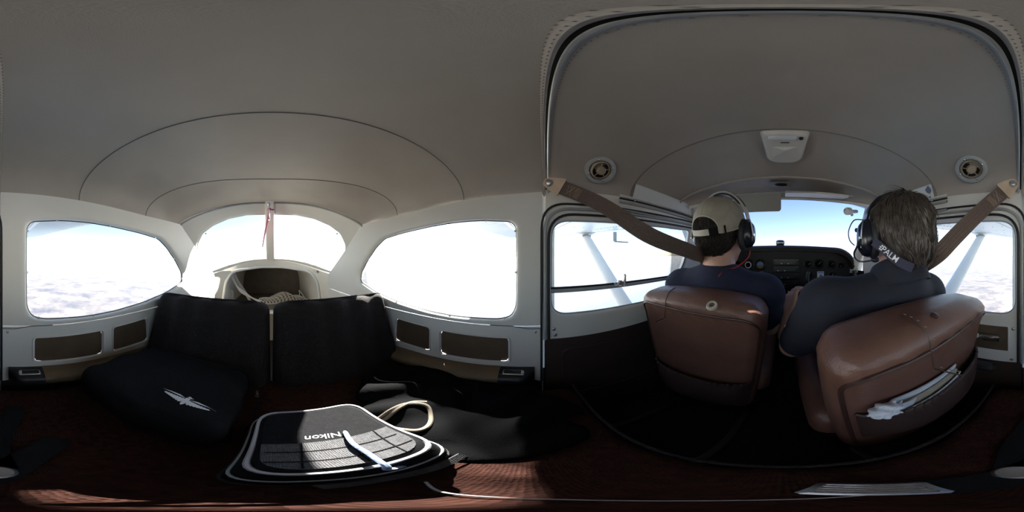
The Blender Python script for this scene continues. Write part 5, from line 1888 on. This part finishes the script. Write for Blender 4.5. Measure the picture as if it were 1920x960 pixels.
class Person:
    def __init__(s, label, hc, hR, hip, chest, neck, sh_half, arms, hk):
        s.t = thing('person', label, 'person', (hip[0], hip[1], -0.47))
        s.hc, s.hR, s.hip, s.chest, s.neck = A3(hc), hR, A3(hip), A3(chest), A3(neck)
        s.arms = arms
        s.k = hk

    def head(s, P):
        return head_sdf((P - s.hc) @ s.hR / s.k) * s.k

    def L(s, p):
        return s.hc + s.hR @ A3(p) * s.k

    def torso(s, P, g=0.0):
        d = s_ell(P, s.hip, (0.175 + g, 0.125 + g, 0.11 + g))
        mid = s.hip * 0.5 + s.chest * 0.5
        d = smin(d, s_ell(P, mid, (0.158 + g, 0.112 + g, 0.16 + g)), 0.06)
        d = smin(d, s_ell(P, s.chest, (0.172 + g, 0.115 + g, 0.16 + g)), 0.05)
        for a in s.arms:
            S_, El = A3(a['sh']), A3(a['el'])
            d = smin(d, s_cone(P, s.neck + A3((0, -0.01, -0.040)), S_, 0.052 + g, 0.058 + g), 0.05)
            d = smin(d, s_cone(P, S_, S_ * 0.45 + El * 0.55, 0.060 + g, 0.051 + g), 0.035)
        return d

    def body(s, P):
        d = s.torso(P, -0.008)
        hd = s.head(P)
        nk = s_cone(P, s.L((0, -0.025, -0.050)), s.neck + A3((0, 0, -0.02)), 0.053, 0.060)
        d = smin(smin(d, nk, 0.035), hd, 0.022)
        for a in s.arms:
            El, Wr = A3(a['el']), A3(a['wr'])
            d = smin(d, s_cone(P, A3(a['sh']), El, 0.050, 0.041), 0.02)
            d = smin(d, s_cone(P, El, El * 0.6 + Wr * 0.4, 0.042, 0.043), 0.015)
            d = smin(d, s_cone(P, El * 0.6 + Wr * 0.4, Wr, 0.043, 0.027), 0.015)
            d = smin(d, hand_sdf(P, Wr, a['fwd'], a['pn'], a['side'], a['curl']), 0.012)
        return d

    def legs(s, P, g=0.0):
        d = s_ell(P, s.hip + A3((0, 0.03, -0.02)), (0.180 + g, 0.135 + g, 0.10 + g))
        for sx in (-1, 1):
            h_ = s.hip + A3((sx * 0.085, 0.03, -0.015))
            k_ = s.hip + A3((sx * 0.11, 0.40, 0.04))
            a_ = s.hip + A3((sx * 0.10, 0.56, -0.28))
            d = smin(d, s_cone(P, h_, k_, 0.082 + g, 0.062 + g), 0.03)
            d = smin(d, s_cone(P, k_, a_, 0.060 + g, 0.044 + g), 0.02)
        return d


def build_person(p, shirt_m, sleeve_cut, lo, hi, collar):
    t = p.t
    f = lambda P: smin(p.body(P), p.legs(P, -0.008), 0.02)
    o = sdf_obj('body', f, lo, hi, 0.0078, 'skin', t, angle=180)
    # finer face geometry is part of the same surface; eyes are set into the sockets
    for sx in (-1, 1):
        e = MB().ell(p.L((sx * 0.031, 0.083, 0.004)), (0.0125, 0.0125, 0.0125), nu=14, nv=10).build('eye', 'eye_white', t)
        MB().ell(p.L((sx * 0.031, 0.0935, 0.004)), (0.0055, 0.0035, 0.0055), p.hR, 12, 8).build('iris', 'eye_iris', e)
    def shirt(P):
        d = p.torso(P, 0.007)
        for a in p.arms:
            S_, El = A3(a['sh']), A3(a['el'])
            c = S_ * (1 - sleeve_cut) + El * sleeve_cut
            d = smin(d, s_cone(P, S_, c, 0.064, 0.056), 0.03)
        # soft folds
        d = d + 0.0030 * np.sin(P[:, 2] * 55 + 14 * P[:, 0] + 3 * np.sin(P[:, 0] * 19)) * np.clip((p.neck[2] - P[:, 2]) * 3, 0, 1)
        # neck opening and hem
        nk = s_cone(P, p.neck + A3((0, 0.012, -0.060)), p.L((0, 0.0, -0.02)), 0.048, 0.064)
        d = smax(d, -nk, 0.006)
        d = smax(d, p.hip[2] - 0.06 - P[:, 2], 0.01)
        return d
    sh = sdf_obj('shirt', shirt, lo, hi, 0.0085, shirt_m, t, angle=180)
    tr = lambda P: smax(p.legs(P, 0.006), P[:, 2] - p.hip[2] - 0.075, 0.01)
    sdf_obj('trousers', tr, (lo[0], lo[1], -0.80), (hi[0], p.hip[1] + 0.68, p.hip[2] + 0.12), 0.014, 'trousers', t, angle=180)
    return o, sh, shirt


# ---- left: cap, navy T-shirt
pil = Person('person in a khaki cap and navy T-shirt seated at the left front', (-0.230, 0.578, 0.090), rotm(RAD(-10), RAD(2), RAD(1)), (-0.262, 0.625, -0.385), (-0.255, 0.600, -0.222), (-0.238, 0.572, -0.036), 0.19,
             [dict(sh=(-0.420, 0.590, -0.132), el=(-0.455, 0.735, -0.28), wr=(-0.405, 0.860, -0.175), fwd=(0.10, 0.6, 0.55), pn=(0.75, 0.35, -0.2), side=1, curl=1.1),
              dict(sh=(-0.070, 0.590, -0.140), el=(-0.060, 0.700, -0.32), wr=(-0.105, 0.850, -0.190), fwd=(-0.10, 0.6, 0.5), pn=(-0.75, 0.35, -0.2), side=-1, curl=1.1)], 1.08)
b_, sh_, tee = build_person(pil, 'navy_tee', 0.62, (-0.535, 0.44, -0.50), (0.03, 1.00, 0.27), False)
# ---- right: brown hair, dark polo shirt, left hand raised
pas = Person('person with short brown hair in a dark navy polo shirt seated at the right front', (0.300, 0.345, 0.060), rotm(RAD(-12), RAD(-3), RAD(-2)), (0.285, 0.455, -0.385), (0.285, 0.405, -0.230), (0.297, 0.352, -0.052), 0.19,
             [dict(sh=(0.110, 0.395, -0.128), el=(0.030, 0.525, -0.320), wr=(0.018, 0.640, -0.248), fwd=(0.14, 0.45, 0.85), pn=(0.75, 0.45, -0.2), side=1, curl=0.8),
              dict(sh=(0.445, 0.380, -0.135), el=(0.480, 0.470, -0.36), wr=(0.400, 0.660, -0.345), fwd=(-0.2, 1.0, -0.15), pn=(0, 0.1, -1), side=-1, curl=0.5)], 0.955)
b2_, sh2_, polo = build_person(pas, 'navy_polo', 0.85, (-0.04, 0.22, -0.52), (0.545, 0.84, 0.20), True)
# polo collar: folded band standing around the neck
rows = []
for k, (rx, h) in enumerate(((0.066, -0.055), (0.066, -0.012), (0.066, 0.004), (0.071, 0.008), (0.081, -0.014), (0.098, -0.055))):
    row = []
    for i in range(41):
        a = RAD(-235 + 290 * i / 40)
        tilt = 0.030 * math.sin(a) * -1
        row.append(pas.neck + A3((rx * math.cos(a), rx * math.sin(a) * 1.02 + 0.006, 0.022 + h + tilt)))
    rows.append(row)
MB().grid(rows).build('collar', 'navy_polo', pas.t, angle=80)
# T-shirt neckband
MB().tube([pil.neck + A3((0.064 * math.cos(a), 0.064 * math.sin(a) + 0.008, -0.020 - 0.022 * math.sin(a))) for a in np.linspace(0, 2 * math.pi, 41)[:-1]], 0.006, 8, closed=True).build('neckband', 'navy_tee', pil.t)


# ---- hair: close shell plus strands
def hair(p, f_shell, lo, hi, m_, n, length, region, m2=None, avoid=None):
    o = sdf_obj('hair', lambda P: f_shell((P - p.hc) @ p.hR / p.k) * p.k, p.hc + A3(lo), p.hc + A3(hi), 0.0048, m_, p.t, angle=180)
    r2 = np.random.default_rng(11)
    v = r2.normal(size=(n * 4, 3))
    v /= np.linalg.norm(v, axis=1)[:, None]
    c0 = A3((0, -0.014, 0.015))
    t = np.zeros(len(v))
    for _ in range(40):
        t += f_shell(c0 + v * (0.16 - t)[:, None]) * 0.8
    q = c0 + v * (0.16 - t)[:, None]
    ok = np.array([region(x) for x in q]) & (np.abs(f_shell(q)) < 0.002)
    q = q[ok][:n]
    e = 1e-3
    nn = np.stack([f_shell(q + A3(d)) - f_shell(q - A3(d)) for d in ((e, 0, 0), (0, e, 0), (0, 0, e))], 1)
    nn /= np.linalg.norm(nn, axis=1)[:, None] + 1e-9
    b = MB()
    for k in range(len(q)):
        N = nn[k]
        crown = q[k] - A3((0.012, -0.045, 0.118))
        wave = math.sin(q[k][0] * 55 + 2 * math.sin(q[k][2] * 40)) + 0.6 * math.sin(q[k][2] * 70 + q[k][0] * 35)
        fl_ = nrm(crown) * 0.75 + A3((0.30 + 0.10 * r2.normal() + 0.22 * wave, -0.10, -0.65))
        fl_ = nrm(fl_ - N * np.dot(fl_, N))
        L_ = length * (0.55 + 0.8 * r2.random())
        sd = np.cross(fl_, N)
        wd_ = 0.0009 + 0.0016 * r2.random()
        lift = 0.001 + 0.005 * r2.random() ** 2
        cu_ = r2.normal() * 0.005
        pts = []
        for tt_ in (0, 0.35, 0.7, 1.0):
            c = q[k] + fl_ * L_ * tt_ + N * (lift * math.sin(math.pi * min(1, tt_ * 0.9)) - 0.35 * (L_ * tt_) ** 2 / 0.10 - 0.0005) + sd * cu_ * tt_ * tt_
            ww_ = wd_ * (1 - 0.75 * tt_)
            pts.append([p.L(c - sd * ww_), p.L(c + N * ww_ * 0.7), p.L(c + sd * ww_)])
        if avoid is not None and min(np.linalg.norm(avoid - x[1], axis=1).min() for x in pts) < 0.015:
            continue
        b.grid(np.array(pts))
    st_ = b.build('hair_strands', m2 or m_, o, smooth=True)
    tag(st_, kind='stuff')
    return o


def hs_pas(Q):
    d = s_ell(Q, (0, -0.014, 0.030), (0.083, 0.105, 0.094))
    d = smin(d, s_ell(Q, (0, -0.056, -0.032), (0.072, 0.050, 0.062)), 0.03)
    face = s_box(Q, (0, 0.085, -0.045), (0.12, 0.066, 0.105), 0.02)
    d = smax(d, -face, 0.012)
    d = smax(d, -(Q[:, 2] + 0.086), 0.006)
    ear = s_ell(np.stack([np.abs(Q[:, 0]), Q[:, 1], Q[:, 2]], -1), (0.080, 0.006, -0.035), (0.03, 0.030, 0.045))
    d = smax(d, -ear, 0.01)
    return d + 0.0022 * np.sin(Q[:, 0] * 170 + 20 * Q[:, 2]) * np.sin(Q[:, 2] * 60 + Q[:, 1] * 50)


def lan_sdf(P):
    return np.minimum(hs_pas((P - pas.hc) @ pas.hR / pas.k) * pas.k, np.minimum(pas.body(P), polo(P)))


_ctl = catmull([(1600, 436, 0), (1625, 446, 0), (1645, 458, 0), (1665, 475, 0), (1688, 492, 0), (1712, 503, 0)], 8)
_dir = np.array([ray(c[0], c[1]) for c in _ctl])
_t = np.full(len(_dir), 0.24)
for _ in range(80):
    _t += lan_sdf(_dir * _t[:, None]) * 0.7
    _t = np.clip(_t, 0.2, 0.46)
_a, _b = [int(np.argmin(np.abs(_ctl[:, 0] - x))) for x in (1640, 1700)]
_lin = _t[_a] + (_t[_b] - _t[_a]) * (np.arange(len(_t)) - _a) / (_b - _a)
_lin += np.minimum((_t - _lin)[_a:_b + 1].min(), 0)
_t = np.where((np.arange(len(_t)) >= _a - 4), np.minimum(_lin, _t + 0.004), _t)     # the taut band bridges the hollow behind the ear
_t = np.convolve(np.pad(_t, 3, mode='edge'), np.ones(7) / 7, 'valid')
lan_c = _dir * (_t - 0.009)[:, None]

mat('hair_strand_brown', (0.028, 0.020, 0.016), 0.36, col2=(0.088, 0.072, 0.058), cscale=90)
hair(pas, hs_pas, (-0.125, -0.145, -0.12), (0.125, 0.14, 0.15), 'hair_brown', 4600, 0.046, lambda q: (q[1] < 0.060 or q[2] > 0.07) and q[2] > -0.062, 'hair_strand_brown', lan_c[10:])


def hs_pil(Q):
    d = s_ell(Q, (0, -0.014, 0.026), (0.0775, 0.0995, 0.088))
    d = smin(d, s_ell(Q, (0, -0.052, -0.030), (0.058, 0.046, 0.055)), 0.03)
    d = smax(d, -s_box(Q, (0, 0.085, -0.045), (0.12, 0.080, 0.20), 0.02), 0.01)
    d = smax(d, -(Q[:, 2] + 0.078), 0.006)
    return d


hair(pil, hs_pil, (-0.125, -0.145, -0.12), (0.125, 0.14, 0.15), 'hair_dark', 2600, 0.020, lambda q: q[1] < -0.01 and (-0.066 < q[2] < -0.026 or (abs(q[0]) < 0.05 and q[1] < -0.06 and q[2] < 0.035)))

# ---- khaki cap with rear opening and strap
capo = MB()
NA, NE = 120, 40
CR = A3((0.0845, 0.1065, 0.100))
CC = A3((0, -0.012, 0.024))


def cap_pt(a, e, g=0.0):
    return pil.L(CC + A3((math.cos(e) * math.cos(a), math.cos(e) * math.sin(a), math.sin(e) * (1.0 + 0.06 * math.cos(e)))) * (CR + g))


def cap_low(a):
    # lower rim elevation: lower at the back
    b_k = 0.5 - 0.5 * math.sin(a)
    return RAD(12 - 36 * b_k)


def open_e(a):
    # arched opening above the strap at the back (a = -90 deg)
    da = (a + math.pi / 2 + math.pi) % (2 * math.pi) - math.pi
    k = abs(da) / RAD(38)
    return cap_low(a) if k >= 1 else cap_low(a) + RAD(33) * math.sqrt(1 - k * k)


rows = []
for i in range(NA):
    a = 2 * math.pi * i / NA
    rows.append([cap_pt(a, open_e(a) + (math.pi / 2 - open_e(a)) * j / NE) for j in range(NE + 1)])
capo.grid(rows, closed_u=True)
cap = capo.build('cap', 'cap_khaki', pil.t, angle=70)
MB().tube([cap_pt(2 * math.pi * i / NA, open_e(2 * math.pi * i / NA), 0.0008) for i in range(NA)], 0.0026, 6, closed=True).build('cap_hem', 'cap_strap', cap)
for k in range(6):
    a = math.pi / 2 + k * math.pi / 3
    MB().tube([cap_pt(a, e, 0.0006) for e in np.linspace(open_e(a) + 0.03, math.pi / 2 - 0.03, 20)], 0.0013, 5).build('cap_seam', 'cap_strap', cap)
MB().ell(cap_pt(0, math.pi / 2, 0.002), (0.008, 0.008, 0.004)).build('cap_button', 'cap_khaki', cap)
aa = np.linspace(RAD(-90 - 44), RAD(-90 + 44), 22)
pts = [cap_pt(a, cap_low(a) + RAD(5), 0.0015) for a in aa]
MB().strip(pts, [nrm(p - pil.L(CC)) for p in pts], 0.020, 0.0018).build('cap_strap', 'cap_strap', cap)
pts = [cap_pt(a, cap_low(a) + RAD(5), 0.004) for a in np.linspace(RAD(-72), RAD(-55), 5)]
MB().strip(pts, [nrm(p - pil.L(CC)) for p in pts], 0.025, 0.003).build('strap_buckle', 'black_nylon', cap)
pts = [cap_pt(a, cap_low(a) + RAD(5), 0.004) for a in np.linspace(RAD(-44), RAD(-41), 3)]
MB().strip(pts, [nrm(p - pil.L(CC)) for p in pts], 0.026, 0.002).build('strap_loop', 'black_nylon', cap)
br = []
for i in range(25):
    a = RAD(25 + 130 * i / 24)
    row = []
    for k in (0, 0.3, 0.6, 0.85, 1.0):
        q = CC + A3((math.cos(a), math.sin(a), 0)) * (CR + A3((0.0, 0.075 * math.sin((a - RAD(25)) / RAD(130) * math.pi) * k, 0))) + A3((0, 0, 0.026 - 0.022 * k - 0.014 * k * math.cos(a) ** 2))
        row.append(pil.L(q))
    br.append(row)
br = np.array(br)
MB().grid(br).grid(br + A3((0, 0, 0.003))).build('cap_brim', 'cap_khaki', cap)


# ---- headsets
def headset(p, label, band_m, grey, cap_gap, tilt):
    hsx = thing('headset', label, 'headset', p.L((0, 0, -0.06)), 'aviation headsets')
    arc = []
    nor = []
    for a in np.linspace(RAD(-6), RAD(186), 41):
        q = A3((0.0985 * math.cos(a), 0.004 + tilt * math.sin(a), 0.010 + (0.112 + cap_gap) * math.sin(a)))
        arc.append(p.L(q))
        nor.append(p.hR @ nrm(A3((math.cos(a), 0, math.sin(a)))))
    if grey:
        MB().strip(arc[2:-2], nor[2:-2], [0.020 + 0.014 * math.sin(math.pi * i / 36) for i in range(37)], 0.007).build('headband', 'headset_grey', hsx, angle=50)
        MB().strip([x + n * 0.0072 for x, n in zip(arc[8:16], nor[8:16])], nor[8:16], 0.013, 0.0012).build('headband_slot', 'black_plastic', hsx)
        MB().strip([x + n * 0.0072 for x, n in zip(arc[24:33], nor[24:33])], nor[24:33], 0.013, 0.0012).build('headband_slot', 'black_plastic', hsx)
    else:
        MB().strip(arc[2:-2], nor[2:-2], 0.026, 0.006).build('headband', 'headset_black', hsx, angle=50)
    pad = [x - n * 0.006 for x, n in zip(arc[10:31], nor[10:31])]
    MB().strip(pad, nor[10:31], 0.032, 0.006).build('headband_pad', 'headset_pad', hsx)
    for sx in (-1, 1):
        c = A3((sx * 0.086, 0.0, -0.012))
        axw = p.hR @ A3((sx, -0.05, 0.02))
        up = p.hR @ A3((0, 0, 1))
        cup = MB().lathe([(0.030, 0.004), (0.036, 0.006), (0.037, 0.016), (0.034, 0.028), (0.025, 0.037), (0.012, 0.041), (0.0001, 0.042)], p.L(c), axw, 28, sx=0.80, up=up)
        vs = A3(cup.v)
        d_ = vs - p.L(c)
        upv = nrm(up)
        cup.v = [tuple(v + upv * np.dot(v - p.L(c), upv) * 0.32) for v in vs]
        o = cup.build('ear_cup', 'headset_black', hsx)
        MB().tube([p.L(c + A3((0, 0.028 * math.cos(a), 0.044 * math.sin(a)))) for a in np.linspace(0, 2 * math.pi, 29)[:-1]], 0.0115, 10, closed=True).build('ear_cushion', 'headset_pad', hsx)
        # stirrup
        cs = catmull([p.L((sx * 0.0985, 0.004, 0.020)), p.L((sx * 0.112, -0.012, 0.030)), p.L((sx * 0.120, -0.020, 0.012)), p.L((sx * 0.124, -0.018, -0.016))], 6)
        MB().strip(cs, p.hR @ A3((sx, 0, 0)), 0.009, 0.0022).build('stirrup', 'steel' if not grey else 'headset_grey', hsx)
        MB().lathe([(0.0045, 0), (0.0045, 0.003), (0.0001, 0.0035)], p.L((sx * 0.1255, -0.018, -0.014)), p.hR @ A3((sx, 0, 0)), 12).build('stirrup_rivet', 'chrome', hsx)
        MB().box(p.L((sx * 0.099, 0.004, 0.028)), (0.014, 0.024, 0.030), p.hR, 0.004).build('band_slider', 'black_plastic', hsx)
    # microphone boom on the left cup
    bm_ = catmull([p.L((-0.118, 0.012, -0.020)), p.L((-0.128, 0.050, -0.050)), p.L((-0.095, 0.110, -0.072)), p.L((-0.040, 0.138, -0.070))], 8)
    MB().tube(bm_, 0.0028, 7).build('microphone_boom', 'black_plastic', hsx)
    MB().ell(p.L((-0.030, 0.138, -0.068)), (0.016, 0.010, 0.010), p.hR).build('microphone', 'headset_pad', hsx)
    return hsx


h1 = headset(pil, 'grey banded aviation headset worn over the khaki cap', 'headset_grey', True, 0.022, -0.004)
h2 = headset(pas, 'black aviation headset with a silver label on brown hair', 'headset_black', False, 0.012, 0.028)
# white swirl mark on the right cup of the first headset
sw = MB()
for k, r0 in enumerate((0.008, 0.0055)):
    sw.tube([pil.L((0.1225, -0.006 + r0 * math.cos(a) * 0.8 + 0.003 * k, -0.014 + r0 * 1.4 * math.sin(a) * (1 - a / 9))) for a in np.linspace(0.4 + k, 4.4 + k, 16)], 0.0009, 5)
sw.build('white_mark', 'white_print', h1)
# red cord from the cup down into the shirt
tag(MB().tube(catmull([pil.L((0.108, 0.0, -0.065)), pil.L((0.100, -0.005, -0.090)), pil.L((0.070, -0.030, -0.118)), pil.neck + A3((0.045, -0.058, -0.010)), pil.neck + A3((0.030, -0.078, -0.032))], 7), 0.0022, 6).build('cord', 'red_cord'),
    'thin red cord running from the ear cup into the navy T-shirt', 'cord')
# label plate, coloured sticker and coiled lead on the left cup of the second headset
c = pas.L((-0.1235, -0.008, -0.020))
MB().box(c, (0.003, 0.016, 0.036), pas.hR @ rotm(0.0, 0, 0), 0.001).build('silver_label', 'label_silver', h2)
for i in range(4):
    MB().box(pas.L((-0.1252, -0.008, -0.030 + 0.006 * i)), (0.0006, 0.010, 0.0022), pas.hR).build('label_print', 'dash_black', h2, smooth=False)
mat('sticker_purple', (0.16, 0.05, 0.22), 0.5)
MB().box(pas.L((-0.121, 0.014, -0.014)), (0.003, 0.010, 0.022), pas.hR, 0.001).build('sticker', 'sticker_purple', h2)
MB().lathe([(0.006, 0), (0.006, 0.012), (0.0045, 0.014), (0.0001, 0.014)], pas.L((-0.112, 0.030, 0.018)), pas.hR @ A3((-0.8, 0.5, 0)), 14).build('boom_knob', 'black_plastic', h2)
MB().tube(catmull([pas.L((-0.105, 0.004, 0.040)), pas.L((-0.128, 0.030, 0.046)), pas.L((-0.140, 0.055, 0.020)), pas.L((-0.138, 0.056, -0.008)), pas.L((-0.128, 0.040, -0.026))], 8), 0.0017, 6).build('cup_wire', 'black_plastic', h2)
# lettered lanyard around the neck of the right person
LA = thing('lanyard', 'navy neck lanyard with white PALM lettering at the polo collar', 'lanyard', pas.neck)


lan_s = np.concatenate([[0], np.cumsum(np.linalg.norm(np.diff(lan_c, axis=0), axis=1))])
_up = np.array([nrm(np.cross(nrm(lan_c[min(i + 1, len(lan_c) - 1)] - lan_c[max(i - 1, 0)]), _dir[i])) for i in range(len(lan_c))])
_up = np.array([u if u[2] > 0 else -u for u in _up])
MB().strip(lan_c[_a - 1:], [-d for d in _dir[_a - 1:]], 0.020, 0.0015).build('lanyard_band', 'lanyard_navy', LA)
S0 = float(np.interp(1668, _ctl[:, 0], lan_s))


def bend(q):
    s_ = S0 + q[0]
    c = A3([np.interp(s_, lan_s, lan_c[:, k]) for k in range(3)])
    u = nrm([np.interp(s_, lan_s, _up[:, k]) for k in range(3)])
    return c + u * q[1] - nrm(c) * (0.0026 + q[2])


lettering('lettering', 'PALM', 0.0195, None, None, 'white_print', LA, bold=0.0001, bend=bend)
mk = MB()
for y0, y1, x0 in ((0.003, 0.006, -0.0285), (-0.0015, 0.0015, -0.0300), (-0.006, -0.003, -0.0285)):
    mk.add([bend(A3((x0 + dx, yy, 0.0))) for dx, yy in ((0, y0), (0.005, y0), (0.005, y1), (0, y1))], [(0, 1, 2, 3)])
mk.build('lanyard_mark', 'white_print', LA, smooth=False)

# ---- shoulder belts over the shirts
def drape(f, xy):
    P = A3([(x, y, 0.0) for x, y in xy])
    return list(project(f, P + A3((0, 0, -0.20)), (0, 0, -1), 0.30, 0.004))


shoulder_belt('brown webbing shoulder belt running to the person in the cap', -1, onX(1037, 346, -0.492), None,
              [onX(1130, 385, -0.437), onX(1215, 440, -0.335), A3((-0.282, 0.450, 0.012))] + drape(tee, [(-0.275, 0.535), (-0.268, 0.580), (-0.258, 0.625), (-0.245, 0.670)]))
shoulder_belt('brown webbing shoulder belt running to the person in the polo shirt', 1, onX(1893, 350, 0.492), None,
              [onX(1835, 400, 0.445), onX(1790, 445, 0.395), onX(1757, 478, 0.362)] + drape(polo, [(0.372, 0.352), (0.372, 0.392), (0.364, 0.430), (0.350, 0.470)]))
